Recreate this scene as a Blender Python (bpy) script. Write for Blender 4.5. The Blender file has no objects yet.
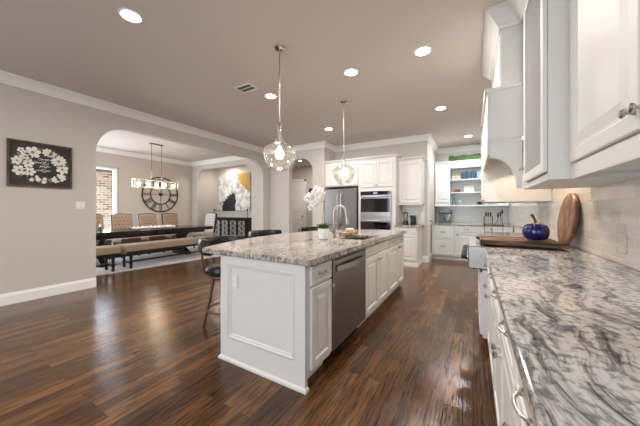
import bpy, bmesh, math, random
from mathutils import Vector, Matrix
C = bpy.context.scene.collection
sc = bpy.context.scene
R = math.radians
PI = math.pi
random.seed(4)

# ------------------------------------------------------------------ camera, world, exposure
cam_d = bpy.data.cameras.new('camera')
cam = bpy.data.objects.new('camera', cam_d)
C.objects.link(cam)
cam.location = (0, 0, 1.255)
cam.rotation_euler = (R(90), 0, math.atan2(153, 262))
cam_d.sensor_width = 36
cam_d.lens = 36 * 262 / 640
cam_d.shift_y = -3 / 640
cam_d.clip_start = 0.02
sc.camera = cam

world = bpy.data.worlds.new('daylight')
sc.world = world
world.use_nodes = True
world.node_tree.nodes['Background'].inputs[0].default_value = (0.86, 0.93, 1.0, 1)
world.node_tree.nodes['Background'].inputs[1].default_value = 1.5

sc.view_settings.view_transform = 'Standard'
sc.view_settings.look = 'None'
sc.view_settings.gamma = 1
sc.view_settings.use_curve_mapping = False
sc.view_settings.exposure = 0.30
CAN_W = 21.0          # watts per recessed light
WARM = (1.0, 0.93, 0.86)


def daylight_area(name, loc, rot, sx, sy, w, col=(.76, .88, 1.0)):
    ld = bpy.data.lights.new(name, 'AREA')
    ld.shape = 'RECTANGLE'
    ld.size, ld.size_y = sx, sy
    ld.energy = w
    ld.color = col
    o = bpy.data.objects.new(name, ld)
    C.objects.link(o)
    o.location = loc
    o.rotation_euler = rot
    return o


# daylight lamps outside the window openings; rear and near dining windows are added, unseen
for wx in (-3.9, -2.2, -.5):
    daylight_area('window_daylight', (wx, -4.25, 1.5), (R(90), 0, 0), 1.4, 2.2, 38)  # added behind the unseen rear openings to bring in daylight
daylight_area('window_daylight', (-9.6, 2.8, 1.5), (R(90), 0, R(-90)), 1.8, 2.0, 60)
daylight_area('porch_fill', (-9.8, .6, 1.8), (R(90), 0, R(28)), 1.6, 2.4, 240, (1, .97, .92))  # added lamp aimed at the porch brick to brighten it
daylight_area('window_daylight', (-7.4, .2, 1.6), (R(90), 0, 0), 2.6, 2.0, 58)  # added fill for the dining room, outside its made-up near window


# ------------------------------------------------------------------ materials
def lin(c):
    return tuple(((v / 255) / 12.92 if v / 255 < .04045 else ((v / 255 + .055) / 1.055) ** 2.4) for v in c) + (1,)


MATS = {}


def mat(name, rgb, rough=.5, metal=0., bump=0., bscale=200., emit=None, estr=0., vary=0., coat=0., spec=.5, trans=0.):
    m = bpy.data.materials.new(name)
    m.use_nodes = True
    nt = m.node_tree
    b = nt.nodes['Principled BSDF']
    b.inputs['Base Color'].default_value = lin(rgb)
    b.inputs['Roughness'].default_value = rough
    b.inputs['Metallic'].default_value = metal
    b.inputs['Specular IOR Level'].default_value = spec
    b.inputs['Coat Weight'].default_value = coat
    b.inputs['Transmission Weight'].default_value = trans
    tc = nt.nodes.new('ShaderNodeTexCoord')
    if vary:
        n = nt.nodes.new('ShaderNodeTexNoise')
        n.inputs['Scale'].default_value = bscale * .2
        n.inputs['Detail'].default_value = 4
        nt.links.new(tc.outputs['Object'], n.inputs['Vector'])
        mx = nt.nodes.new('ShaderNodeMix')
        mx.data_type = 'RGBA'
        a = lin(rgb)
        mx.inputs[6].default_value = tuple(v * (1 - vary) for v in a[:3]) + (1,)
        mx.inputs[7].default_value = tuple(min(1, v * (1 + vary)) for v in a[:3]) + (1,)
        nt.links.new(n.outputs[0], mx.inputs[0])
        nt.links.new(mx.outputs[2], b.inputs['Base Color'])
    if bump:
        n = nt.nodes.new('ShaderNodeTexNoise')
        n.inputs['Scale'].default_value = bscale
        nt.links.new(tc.outputs['Object'], n.inputs['Vector'])
        bp = nt.nodes.new('ShaderNodeBump')
        bp.inputs['Strength'].default_value = bump
        bp.inputs['Distance'].default_value = .003
        nt.links.new(n.outputs[0], bp.inputs['Height'])
        nt.links.new(bp.outputs[0], b.inputs['Normal'])
    if emit:
        b.inputs['Emission Color'].default_value = emit + (1,)
        b.inputs['Emission Strength'].default_value = estr
    MATS[name] = m
    return m


def ramp(nt, pts):
    r = nt.nodes.new('ShaderNodeValToRGB')
    e = r.color_ramp.elements
    while len(e) < len(pts):
        e.new(.5)
    for i, (p, c) in enumerate(pts):
        e[i].position = p
        e[i].color = c if len(c) == 4 else lin(c)
    return r


def glass_mat(name, tint=(1, 1, 1), refl=.08, milk=0., fres=.55, rough=.03):
    m = bpy.data.materials.new(name)
    m.use_nodes = True
    nt = m.node_tree
    nt.nodes.remove(nt.nodes['Principled BSDF'])
    out = nt.nodes['Material Output']
    t = nt.nodes.new('ShaderNodeBsdfTransparent')
    t.inputs[0].default_value = tint + (1,)
    g = nt.nodes.new('ShaderNodeBsdfGlossy')
    g.inputs['Roughness'].default_value = rough
    lw = nt.nodes.new('ShaderNodeLayerWeight')
    lw.inputs[0].default_value = .35
    ma = nt.nodes.new('ShaderNodeMath')
    ma.operation = 'MULTIPLY_ADD'
    ma.inputs[1].default_value = fres
    ma.inputs[2].default_value = refl
    nt.links.new(lw.outputs['Fresnel'], ma.inputs[0])
    mx = nt.nodes.new('ShaderNodeMixShader')
    nt.links.new(ma.outputs[0], mx.inputs[0])
    nt.links.new(t.outputs[0], mx.inputs[1])
    nt.links.new(g.outputs[0], mx.inputs[2])
    last = mx
    if milk:
        # a whitish diffuse and translucent share mixed into the glass
        df = nt.nodes.new('ShaderNodeBsdfTranslucent')
        dd = nt.nodes.new('ShaderNodeBsdfDiffuse')
        m1 = nt.nodes.new('ShaderNodeMixShader')
        m1.inputs[0].default_value = .5
        nt.links.new(df.outputs[0], m1.inputs[1])
        nt.links.new(dd.outputs[0], m1.inputs[2])
        last = nt.nodes.new('ShaderNodeMixShader')
        last.inputs[0].default_value = milk
        nt.links.new(mx.outputs[0], last.inputs[1])
        nt.links.new(m1.outputs[0], last.inputs[2])
    nt.links.new(last.outputs[0], out.inputs[0])
    return m


def floor_mat():
    m = mat('scraped_hardwood', (90, 55, 35), .25)
    nt = m.node_tree
    b = nt.nodes['Principled BSDF']
    tc = nt.nodes.new('ShaderNodeTexCoord')
    sp = nt.nodes.new('ShaderNodeSeparateXYZ')
    cb = nt.nodes.new('ShaderNodeCombineXYZ')
    L = nt.links.new
    L(tc.outputs['Object'], sp.inputs[0])
    L(sp.outputs[1], cb.inputs[0])
    L(sp.outputs[0], cb.inputs[1])
    br = nt.nodes.new('ShaderNodeTexBrick')
    br.offset = .37
    br.inputs['Scale'].default_value = 1
    br.inputs['Brick Width'].default_value = 1.15
    br.inputs['Row Height'].default_value = .083
    br.inputs['Mortar Size'].default_value = .0016
    br.inputs['Mortar Smooth'].default_value = .3
    br.inputs['Bias'].default_value = 0
    br.inputs['Color1'].default_value = (0, 0, 0, 1)
    br.inputs['Color2'].default_value = (1, 1, 1, 1)
    br.inputs['Mortar'].default_value = (0, 0, 0, 1)
    L(cb.outputs[0], br.inputs['Vector'])
    tone = ramp(nt, [(0, (90, 59, 34)), (.35, (106, 71, 40)), (.7, (118, 80, 45)), (1, (144, 100, 56))])
    L(br.outputs['Color'], tone.inputs[0])
    # grain stretched along the planks
    mp = nt.nodes.new('ShaderNodeMapping')
    mp.inputs['Scale'].default_value = (3.2, 95, 1)
    L(cb.outputs[0], mp.inputs[0])
    ad = nt.nodes.new('ShaderNodeVectorMath')
    ad.operation = 'ADD'
    L(mp.outputs[0], ad.inputs[0])
    sc5 = nt.nodes.new('ShaderNodeVectorMath')
    sc5.operation = 'SCALE'
    sc5.inputs[3].default_value = 7
    L(br.outputs['Color'], sc5.inputs[0])
    L(sc5.outputs[0], ad.inputs[1])
    n1 = nt.nodes.new('ShaderNodeTexNoise')
    n1.inputs['Scale'].default_value = 1.6
    n1.inputs['Detail'].default_value = 7
    n1.inputs['Distortion'].default_value = .9
    L(ad.outputs[0], n1.inputs['Vector'])
    g1 = ramp(nt, [(.38, (.10, .09, .085, 1)), (.50, (.78, .76, .74, 1)), (.62, (1.0, 1.0, 1.0, 1))])
    L(n1.outputs[0], g1.inputs[0])
    mul = nt.nodes.new('ShaderNodeMix')
    mul.data_type = 'RGBA'
    mul.blend_type = 'MULTIPLY'
    mul.inputs[0].default_value = .9
    L(tone.outputs[0], mul.inputs[6])
    L(g1.outputs[0], mul.inputs[7])
    # broad stain blotches
    n2 = nt.nodes.new('ShaderNodeTexNoise')
    n2.inputs['Scale'].default_value = 3.2
    n2.inputs['Detail'].default_value = 3
    L(tc.outputs['Object'], n2.inputs['Vector'])
    g2 = ramp(nt, [(.33, (.62, .6, .6, 1)), (.6, (1, 1, 1, 1))])
    L(n2.outputs[0], g2.inputs[0])
    mul2 = nt.nodes.new('ShaderNodeMix')
    mul2.data_type = 'RGBA'
    mul2.blend_type = 'MULTIPLY'
    mul2.inputs[0].default_value = .8
    L(mul.outputs[2], mul2.inputs[6])
    L(g2.outputs[0], mul2.inputs[7])
    # dark joints
    mj = nt.nodes.new('ShaderNodeMix')
    mj.data_type = 'RGBA'
    mj.inputs[7].default_value = lin((25, 14, 9))
    L(br.outputs['Fac'], mj.inputs[0])
    L(mul2.outputs[2], mj.inputs[6])
    L(mj.outputs[2], b.inputs['Base Color'])
    # hand-scraped ripples across each plank
    mp3 = nt.nodes.new('ShaderNodeMapping')
    mp3.inputs['Scale'].default_value = (40, 9, 1)
    L(cb.outputs[0], mp3.inputs[0])
    n3 = nt.nodes.new('ShaderNodeTexNoise')
    n3.inputs['Scale'].default_value = 1.3
    n3.inputs['Detail'].default_value = 2
    L(mp3.outputs[0], n3.inputs['Vector'])
    sm = nt.nodes.new('ShaderNodeMath')
    sm.operation = 'MULTIPLY_ADD'
    sm.inputs[1].default_value = .9
    L(n1.outputs[0], sm.inputs[0])
    L(n3.outputs[0], sm.inputs[2])
    bp = nt.nodes.new('ShaderNodeBump')
    bp.inputs['Strength'].default_value = .4
    bp.inputs['Distance'].default_value = .003
    L(sm.outputs[0], bp.inputs['Height'])
    bp2 = nt.nodes.new('ShaderNodeBump')
    bp2.invert = True
    bp2.inputs['Strength'].default_value = .6
    bp2.inputs['Distance'].default_value = .002
    L(br.outputs['Fac'], bp2.inputs['Height'])
    L(bp.outputs[0], bp2.inputs['Normal'])
    L(bp2.outputs[0], b.inputs['Normal'])
    rr = nt.nodes.new('ShaderNodeMapRange')
    rr.inputs[3].default_value = .07
    rr.inputs[4].default_value = .22
    L(n1.outputs[0], rr.inputs[0])
    L(rr.outputs[0], b.inputs['Roughness'])
    b.inputs['Specular IOR Level'].default_value = .48
    return m


def granite_mat(name, cols, warm=.5, warp=.34):
    m = mat(name, (200, 195, 190), .1)
    nt = m.node_tree
    b = nt.nodes['Principled BSDF']
    L = nt.links.new
    tc = nt.nodes.new('ShaderNodeTexCoord')
    n0 = nt.nodes.new('ShaderNodeTexNoise')
    n0.inputs['Scale'].default_value = 1.7
    n0.inputs['Detail'].default_value = 3
    L(tc.outputs['Object'], n0.inputs['Vector'])
    sb = nt.nodes.new('ShaderNodeVectorMath')
    sb.operation = 'SCALE'
    sb.inputs[3].default_value = warp
    L(n0.outputs['Color'], sb.inputs[0])
    ad = nt.nodes.new('ShaderNodeVectorMath')
    L(tc.outputs['Object'], ad.inputs[0])
    L(sb.outputs[0], ad.inputs[1])
    mp = nt.nodes.new('ShaderNodeMapping')
    mp.inputs['Rotation'].default_value = (0, 0, R(-20))
    mp.inputs['Scale'].default_value = (15, 2.3, 4)
    L(ad.outputs[0], mp.inputs[0])
    n1 = nt.nodes.new('ShaderNodeTexNoise')
    n1.inputs['Scale'].default_value = 1.5
    n1.inputs['Detail'].default_value = 9
    n1.inputs['Roughness'].default_value = .74
    n1.inputs['Distortion'].default_value = .8
    L(mp.outputs[0], n1.inputs['Vector'])
    r1 = ramp(nt, cols)
    L(n1.outputs[0], r1.inputs[0])
    # warm tinted clouds
    n2 = nt.nodes.new('ShaderNodeTexNoise')
    n2.inputs['Scale'].default_value = 1.3
    n2.inputs['Detail'].default_value = 5
    n2.inputs['Distortion'].default_value = 1
    L(ad.outputs[0], n2.inputs['Vector'])
    r2 = ramp(nt, [(.5, (0, 0, 0, 1)), (.62, (1, 1, 1, 1))])
    L(n2.outputs[0], r2.inputs[0])
    mw = nt.nodes.new('ShaderNodeMath')
    mw.operation = 'MULTIPLY'
    mw.inputs[1].default_value = warm
    L(r2.outputs[0], mw.inputs[0])
    mx = nt.nodes.new('ShaderNodeMix')
    mx.data_type = 'RGBA'
    mx.blend_type = 'MULTIPLY'
    mx.inputs[7].default_value = lin((232, 196, 160))
    L(mw.outputs[0], mx.inputs[0])
    L(r1.outputs[0], mx.inputs[6])
    # fine black specks
    n3 = nt.nodes.new('ShaderNodeTexNoise')
    n3.inputs['Scale'].default_value = 38
    n3.inputs['Detail'].default_value = 4
    L(tc.outputs['Object'], n3.inputs['Vector'])
    r3 = ramp(nt, [(.38, (.2, .2, .21, 1)), (.52, (1, 1, 1, 1))])
    L(n3.outputs[0], r3.inputs[0])
    m3 = nt.nodes.new('ShaderNodeMix')
    m3.data_type = 'RGBA'
    m3.blend_type = 'MULTIPLY'
    m3.inputs[0].default_value = .75
    L(mx.outputs[2], m3.inputs[6])
    L(r3.outputs[0], m3.inputs[7])
    L(m3.outputs[2], b.inputs['Base Color'])
    return m


def brick_mat(name, c1, c2, mortar, bw, rh, ms, axes, rough=.3, bump=.5, dist=.004, mapping_off=0):
    m = mat(name, c1, rough)
    nt = m.node_tree
    b = nt.nodes['Principled BSDF']
    L = nt.links.new
    tc = nt.nodes.new('ShaderNodeTexCoord')
    sp = nt.nodes.new('ShaderNodeSeparateXYZ')
    cb = nt.nodes.new('ShaderNodeCombineXYZ')
    L(tc.outputs['Object'], sp.inputs[0])
    L(sp.outputs[axes[0]], cb.inputs[0])
    L(sp.outputs[axes[1]], cb.inputs[1])
    br = nt.nodes.new('ShaderNodeTexBrick')
    br.inputs['Scale'].default_value = 1
    br.inputs['Brick Width'].default_value = bw
    br.inputs['Row Height'].default_value = rh
    br.inputs['Mortar Size'].default_value = ms
    br.inputs['Mortar Smooth'].default_value = .5
    br.inputs['Color1'].default_value = lin(c1)
    br.inputs['Color2'].default_value = lin(c2)
    br.inputs['Mortar'].default_value = lin(mortar)
    L(cb.outputs[0], br.inputs['Vector'])
    L(br.outputs['Color'], b.inputs['Base Color'])
    n = nt.nodes.new('ShaderNodeTexNoise')
    n.inputs['Scale'].default_value = 9
    L(tc.outputs['Object'], n.inputs['Vector'])
    bn = nt.nodes.new('ShaderNodeBump')
    bn.inputs['Strength'].default_value = .25
    bn.inputs['Distance'].default_value = .006
    L(n.outputs[0], bn.inputs['Height'])
    bp = nt.nodes.new('ShaderNodeBump')
    bp.invert = True
    bp.inputs['Strength'].default_value = bump
    bp.inputs['Distance'].default_value = dist
    L(br.outputs['Fac'], bp.inputs['Height'])
    L(bn.outputs[0], bp.inputs['Normal'])
    L(bp.outputs[0], b.inputs['Normal'])
    return m


def wood_mat(name, dark, light, scale=(4, 30, 30), rough=.4):
    m = mat(name, dark, rough)
    nt = m.node_tree
    b = nt.nodes['Principled BSDF']
    L = nt.links.new
    tc = nt.nodes.new('ShaderNodeTexCoord')
    mp = nt.nodes.new('ShaderNodeMapping')
    mp.inputs['Scale'].default_value = scale
    L(tc.outputs['Object'], mp.inputs[0])
    n = nt.nodes.new('ShaderNodeTexNoise')
    n.inputs['Scale'].default_value = 1
    n.inputs['Detail'].default_value = 6
    n.inputs['Distortion'].default_value = .8
    L(mp.outputs[0], n.inputs['Vector'])
    r = ramp(nt, [(.40, dark), (.60, light)])
    L(n.outputs[0], r.inputs[0])
    L(r.outputs[0], b.inputs['Base Color'])
    return m


def art_mat():
    # pale grey and white brushed ground
    m = mat('abstract_paint', (205, 203, 200), .6)
    nt = m.node_tree
    b = nt.nodes['Principled BSDF']
    L = nt.links.new
    tc = nt.nodes.new('ShaderNodeTexCoord')
    n = nt.nodes.new('ShaderNodeTexNoise')
    n.inputs['Scale'].default_value = 2.2
    n.inputs['Detail'].default_value = 8
    n.inputs['Distortion'].default_value = 1.5
    L(tc.outputs['Object'], n.inputs['Vector'])
    r = ramp(nt, [(.35, (150, 146, 146)), (.5, (200, 197, 194)), (.62, (232, 230, 226))])
    L(n.outputs[0], r.inputs[0])
    L(r.outputs[0], b.inputs['Base Color'])
    return m


WALL = mat('greige_wall_paint', (204, 197, 189), .75, bump=.15, bscale=160)
CEIL = mat('ceiling_paint', (218, 209, 202), .85, bump=.15, bscale=160)
TRIM = mat('white_trim_paint', (244, 242, 239), .4)
CAB = mat('white_cabinet_paint', (222, 220, 217), .5)
CABW = mat('pantry_white_paint', (230, 234, 232), .5)
FLOOR = floor_mat()
GRAN = granite_mat('grey_swirl_granite', [(.32, (34, 34, 38)), (.38, (88, 88, 92)), (.44, (156, 155, 156)), (.51, (208, 207, 206)), (.68, (226, 224, 221))], .30, .42)
GRANI = granite_mat('warm_granite', [(.30, (70, 66, 66)), (.40, (132, 125, 122)), (.5, (180, 172, 164)), (.62, (208, 201, 193)), (.75, (222, 217, 210))], .4)
TILE = brick_mat('glazed_subway_tile', (206, 198, 188), (222, 215, 206), (232, 226, 218), .150, .0735, .0035, (1, 2), .12, .6, .003)
TILEB = brick_mat('pale_subway_tile', (226, 228, 226), (232, 234, 232), (205, 208, 206), .150, .0735, .003, (0, 2), .15, .5, .003)
BRICK = brick_mat('whitewashed_brick', (206, 188, 168), (140, 108, 90), (222, 214, 200), .23, .083, .014, (1, 2), .9, .8, .01)
NICKEL = mat('brushed_nickel', (190, 184, 176), .28, 1)
CHROME = mat('chrome', (210, 208, 205), .12, 1)
STEEL = mat('stainless_steel', (172, 168, 164), .27, 1, vary=.08, bscale=20)
DSTEEL = mat('dark_stainless_steel', (150, 145, 141), .3, 1)
BLACKG = mat('black_oven_glass', (10, 10, 12), .06, coat=.5)
BLACK = mat('black_painted_wood', (22, 20, 20), .35)
BLKM = mat('black_metal', (24, 23, 23), .4, .6)
BRONZE = mat('bronze_metal', (112, 90, 70), .4, .5)
LEATHER = mat('black_leather', (30, 28, 28), .24, bump=.3, bscale=120)
FABRIC = mat('beige_linen', (168, 147, 126), .9, bump=.5, bscale=400, vary=.08)
FABG = mat('pale_grey_linen', (205, 203, 200), .9, bump=.5, bscale=400)
BUTTON = mat('tuft_button', (120, 86, 66), .8)
TABLE = wood_mat('espresso_wood', (26, 18, 16), (52, 38, 32), (18, 3, 18), .18)
RUG = mat('cream_rug_wool', (228, 224, 224), .95, bump=.8, bscale=90, vary=.18)
GLASS = glass_mat('clear_glass')
PGLASS = glass_mat('milky_pendant_glass', (1, .99, .97), .07, .045)
WGLASS = glass_mat('window_glass', (.97, .99, 1), .0, 0, .12)
BULB = mat('glowing_bulb', (255, 235, 205), .4, emit=(1, .80, .56), estr=22)
LENS = mat('lamp_lens', (255, 250, 240), .5, emit=(1, .94, .86), estr=12)
WHITE = mat('glazed_white_ceramic', (238, 236, 232), .2)
LEAF = mat('green_leaves', (70, 105, 42), .6, vary=.3, bscale=60)
BOX = mat('boxwood_green', (66, 98, 44), .7, vary=.35, bscale=80)
PETAL = mat('white_petals', (244, 240, 236), .5)
STEMM = mat('flower_stem', (84, 104, 58), .6)
RUSTIC = wood_mat('rustic_plank_wood', (22, 16, 12), (128, 94, 66), (4, 30, 60), .6)
ACACIA = wood_mat('striped_acacia_wood', (92, 56, 38), (166, 118, 84), (6, 24, 7), .35)
COBALT = mat('cobalt_blue_glaze', (6, 18, 92), .08, coat=.6)
GOLD = mat('gold_metal', (212, 164, 72), .3, 1)
WOOD = wood_mat('honey_wood', (150, 104, 62), (200, 156, 104), (8, 30, 30), .45)
SIGNB = wood_mat('charcoal_sign_board', (44, 40, 42), (62, 56, 56), (3, 30, 30), .7)
SIGNF = wood_mat('weathered_frame_wood', (66, 52, 42), (110, 90, 72), (30, 30, 4), .7)
CREAM = mat('cream_sign_paint', (236, 232, 222), .7)
SAGE = mat('sage_sign_paint', (134, 144, 108), .7)
PLASTIC = mat('white_plastic', (232, 228, 222), .4)
BLKP = mat('black_plastic', (22, 22, 24), .35)
DARK = mat('dark_recess', (20, 18, 17), .8)
CANVAS = art_mat()
PGOLD = mat('ochre_gold_paint', (186, 146, 52), .5, vary=.35, bscale=30)
PBLACK = mat('black_paint', (24, 22, 24), .6, vary=.3, bscale=30)
MIRROR = mat('grey_mirror', (225, 225, 225), .2, .6)


# ------------------------------------------------------------------ geometry helpers
class MB:
    def __init__(s):
        s.v = []
        s.f = []
        s.m = []
        s.mi = 0

    def add(s, vs, fs):
        o = len(s.v)
        s.v += [tuple(v) for v in vs]
        for f in fs:
            s.f.append(tuple(i + o for i in f))
            s.m.append(s.mi)
        return s

    def box(s, x0, y0, z0, x1, y1, z1):
        x0, x1 = min(x0, x1), max(x0, x1)
        y0, y1 = min(y0, y1), max(y0, y1)
        z0, z1 = min(z0, z1), max(z0, z1)
        return s.add([(x0, y0, z0), (x1, y0, z0), (x1, y1, z0), (x0, y1, z0), (x0, y0, z1), (x1, y0, z1), (x1, y1, z1), (x0, y1, z1)],
                     [(0, 3, 2, 1), (4, 5, 6, 7), (0, 1, 5, 4), (1, 2, 6, 5), (2, 3, 7, 6), (3, 0, 4, 7)])

    def tube(s, pts, r, n=10, closed=False):
        pts = [Vector(p) for p in pts]
        N = len(pts)
        rs = r if isinstance(r, (list, tuple)) else [r] * N
        vs = []
        up = None
        for i, p in enumerate(pts):
            if closed:
                t = pts[(i + 1) % N] - pts[i - 1]
            else:
                t = pts[min(i + 1, N - 1)] - pts[max(i - 1, 0)]
            t.normalize()
            if up is None:
                up = t.orthogonal().normalized()
            u = up - t * up.dot(t)
            if u.length < 1e-5:
                u = t.orthogonal()
            u.normalize()
            up = u
            w = t.cross(u)
            for k in range(n):
                a = 2 * PI * k / n
                vs.append(p + (u * math.cos(a) + w * math.sin(a)) * rs[i])
        fs = []
        for i in range(N if closed else N - 1):
            j = (i + 1) % N
            for k in range(n):
                fs.append((i * n + k, i * n + (k + 1) % n, j * n + (k + 1) % n, j * n + k))
        if not closed:
            fs.append(tuple(range(n))[::-1])
            fs.append(tuple((N - 1) * n + k for k in range(n)))
        return s.add(vs, fs)

    def lathe(s, prof, o=(0, 0, 0), n=24, axis='z', cap=True, sx=1, sy=1):
        vs = []
        for r, h in prof:
            for k in range(n):
                a = 2 * PI * k / n
                c, d = r * math.cos(a) * sx, r * math.sin(a) * sy
                if axis == 'z':
                    vs.append((o[0] + c, o[1] + d, o[2] + h))
                elif axis == 'y':
                    vs.append((o[0] + c, o[1] + h, o[2] - d))
                else:
                    vs.append((o[0] + h, o[1] + c, o[2] + d))
        fs = []
        for i in range(len(prof) - 1):
            for k in range(n):
                fs.append((i * n + k, i * n + (k + 1) % n, (i + 1) * n + (k + 1) % n, (i + 1) * n + k))
        if cap:
            fs.append(tuple(range(n))[::-1])
            fs.append(tuple((len(prof) - 1) * n + k for k in range(n)))
        return s.add(vs, fs)

    def prism(s, pts, plane, a, b):
        """pts 2-D polygon; plane 'xy','yz','xz'; extruded from a to b along the third axis"""
        def P(p, h):
            return {'xy': (p[0], p[1], h), 'yz': (h, p[0], p[1]), 'xz': (p[0], h, p[1])}[plane]
        n = len(pts)
        vs = [P(p, a) for p in pts] + [P(p, b) for p in pts]
        fs = [tuple(range(n))[::-1], tuple(range(n, 2 * n))]
        for i in range(n):
            j = (i + 1) % n
            fs.append((i, j, n + j, n + i))
        return s.add(vs, fs)

    def sphere(s, c, r, n=12, sx=1, sy=1, sz=1):
        m = n // 2
        prof = [(max(1e-4, r * math.sin(PI * i / m)), -r * sz * math.cos(PI * i / m)) for i in range(m + 1)]
        return s.lathe(prof, c, n, sx=sx, sy=sy)

    def panel(s, x0, z0, x1, z1, yb, yf, rings):
        """front-facing (-y) panel with nested moulding rings (inset, depth back from yf)"""
        loops = []
        for ins, d in [(0, None)] + rings:
            y = yb if d is None else yf + d
            loops.append([(x0 + ins, y, z0 + ins), (x1 - ins, y, z0 + ins), (x1 - ins, y, z1 - ins), (x0 + ins, y, z1 - ins)])
        vs = [p for l in loops for p in l]
        fs = [(3, 2, 1, 0)[::-1]]
        for i in range(len(loops) - 1):
            for k in range(4):
                fs.append((i * 4 + k, i * 4 + (k + 1) % 4, i * 4 + 4 + (k + 1) % 4, i * 4 + 4 + k))
        e = (len(loops) - 1) * 4
        fs.append((e, e + 1, e + 2, e + 3))
        return s.add(vs, fs)

    def frame(s, x0, z0, x1, z1, yb, yf, w):
        s.box(x0, yf, z0, x0 + w, yb, z1)
        s.box(x1 - w, yf, z0, x1, yb, z1)
        s.box(x0 + w, yf, z0, x1 - w, yb, z0 + w)
        s.box(x0 + w, yf, z1 - w, x1 - w, yb, z1)
        return s

    def sweep(s, path, prof, closed=False):
        """path of (x, y), prof of (out, z); out goes to the LEFT of travel"""
        P = [Vector(p) for p in path]
        N = len(P)
        vs = []
        for i in range(N):
            a = (P[i] - P[i - 1]) if (i > 0 or closed) else None
            b = (P[(i + 1) % N] - P[i]) if (i < N - 1 or closed) else None
            if a is None:
                a = b
            if b is None:
                b = a
            a = a.normalized()
            b = b.normalized()
            na = Vector((-a.y, a.x))
            nb = Vector((-b.y, b.x))
            n = (na + nb)
            n = n / max(.2, n.dot(na)) if n.length > 1e-4 else na
            for o, z in prof:
                vs.append((P[i].x + n.x * o, P[i].y + n.y * o, z))
        K = len(prof)
        fs = []
        for i in range(N if closed else N - 1):
            j = (i + 1) % N
            for k in range(K):
                l = (k + 1) % K
                fs.append((i * K + k, j * K + k, j * K + l, i * K + l))
        if not closed:
            fs.append(tuple(range(K)))
            fs.append(tuple((N - 1) * K + k for k in range(K))[::-1])
        return s.add(vs, fs)

    def build(s, name, m, parent=None, bevel=0, smooth=False, label=None, seg=2, loc=None):
        me = bpy.data.meshes.new(name)
        vs = s.v
        if loc:
            vs = [(v[0] - loc[0], v[1] - loc[1], v[2] - loc[2]) for v in vs]
        me.from_pydata(vs, [], s.f)
        bm = bmesh.new()
        bm.from_mesh(me)
        bmesh.ops.recalc_face_normals(bm, faces=bm.faces)
        bm.to_mesh(me)
        bm.free()
        for k in (m if isinstance(m, (list, tuple)) else [m]):
            me.materials.append(k)
        for p, i in zip(me.polygons, s.m):
            p.material_index = i
            p.use_smooth = smooth
        o = bpy.data.objects.new(name, me)
        C.objects.link(o)
        if loc:
            o.location = loc
        if parent is not None:
            o.parent = parent
        if smooth:
            md = o.modifiers.new('e', 'EDGE_SPLIT')
            md.split_angle = R(38)
        if bevel:
            b = o.modifiers.new('b', 'BEVEL')
            b.width = bevel
            b.segments = seg
            b.limit_method = 'ANGLE'
            b.angle_limit = R(40)
            if smooth:
                o.modifiers.move(1, 0)
        if label:
            o['label'] = label
        return o


def tag(o, label, cat, group=None, kind=None):
    o['label'] = label
    o['category'] = cat
    if group:
        o['group'] = group
    if kind:
        o['kind'] = kind
    return o


def thing(name, label, cat, loc=(0, 0, 0), rz=0, group=None):
    o = bpy.data.objects.new(name, None)
    C.objects.link(o)
    o.location = loc
    o.rotation_euler = (0, 0, rz)
    o.empty_display_size = .1
    return tag(o, label, cat, group)


def struct(name, mb, m, bevel=0, smooth=False, label=None):
    o = mb.build(name, m, bevel=bevel, smooth=smooth)
    o['kind'] = 'structure'
    if label:
        o['label'] = label
    return o


def copy_tree(o, parent=None):
    c = o.copy()
    C.objects.link(c)
    if parent is not None:
        c.parent = parent
    for ch in list(o.children):
        copy_tree(ch, c)
    return c


def dup(o, loc, rz, label):
    c = copy_tree(o)
    c.location = loc
    c.rotation_euler = (0, 0, rz)
    c['label'] = label
    return c


def arch_pts(x0, x1, top, r, n=12):
    """open-bottomed rounded opening from (x1,0) over to (x0,0)"""
    pts = [(x1, 0)]
    for i in range(n + 1):
        a = PI / 2 * i / n
        pts.append((x1 - r + r * math.cos(a), top - r + r * math.sin(a)))
    for i in range(n + 1):
        a = PI / 2 + PI / 2 * i / n
        pts.append((x0 + r + r * math.cos(a), top - r + r * math.sin(a)))
    pts.append((x0, 0))
    return pts


# ------------------------------------------------------------------ the setting
ZC = 3.05
struct('floor', MB().box(-9.35, -4.1, -.1, .95, 10.2, 0), FLOOR)
struct('ceiling', MB().box(-9.35, -4.1, ZC, .95, 10.2, ZC + .1), CEIL)
# left wall with the wide arched opening to the dining room
LP = [(-4, 0)] + [] + [(-4, ZC), (6.04, ZC), (6.04, 0)]
wl = [(-4, ZC), (-4, 0)] + arch_pts(1.85, 5.80, 2.70, .50)[::-1] + [(6.04, 0), (6.04, ZC)]
struct('wall_left', MB().prism(wl, 'yz', -5.47, -5.32), WALL)
# wall with the narrow arch to the hall, and its return to the refrigerator wall
wa = [(-5.47, ZC), (-5.47, 0)] + arch_pts(-4.56, -3.76, 2.69, .385)[::-1] + [(-3.40, 0), (-3.40, ZC)]
struct('wall_hall_arch', MB().prism(wa, 'xz', 6.04, 6.19), WALL)
struct('wall_return', MB().box(-3.55, 6.19, 0, -3.40, 6.68, ZC), WALL)
struct('wall_fridge', MB().box(-3.55, 6.68, 0, -.94, 6.80, ZC), WALL)
struct('wall_pantry_side', MB().box(-1.06, 6.80, 0, -.94, 8.45, ZC), WALL)
struct('wall_pantry_back', MB().box(-1.06, 8.45, 0, .95, 8.60, ZC), WALL)
struct('wall_right', MB().box(.80, -4, 0, .95, 8.45, ZC), WALL)
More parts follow.
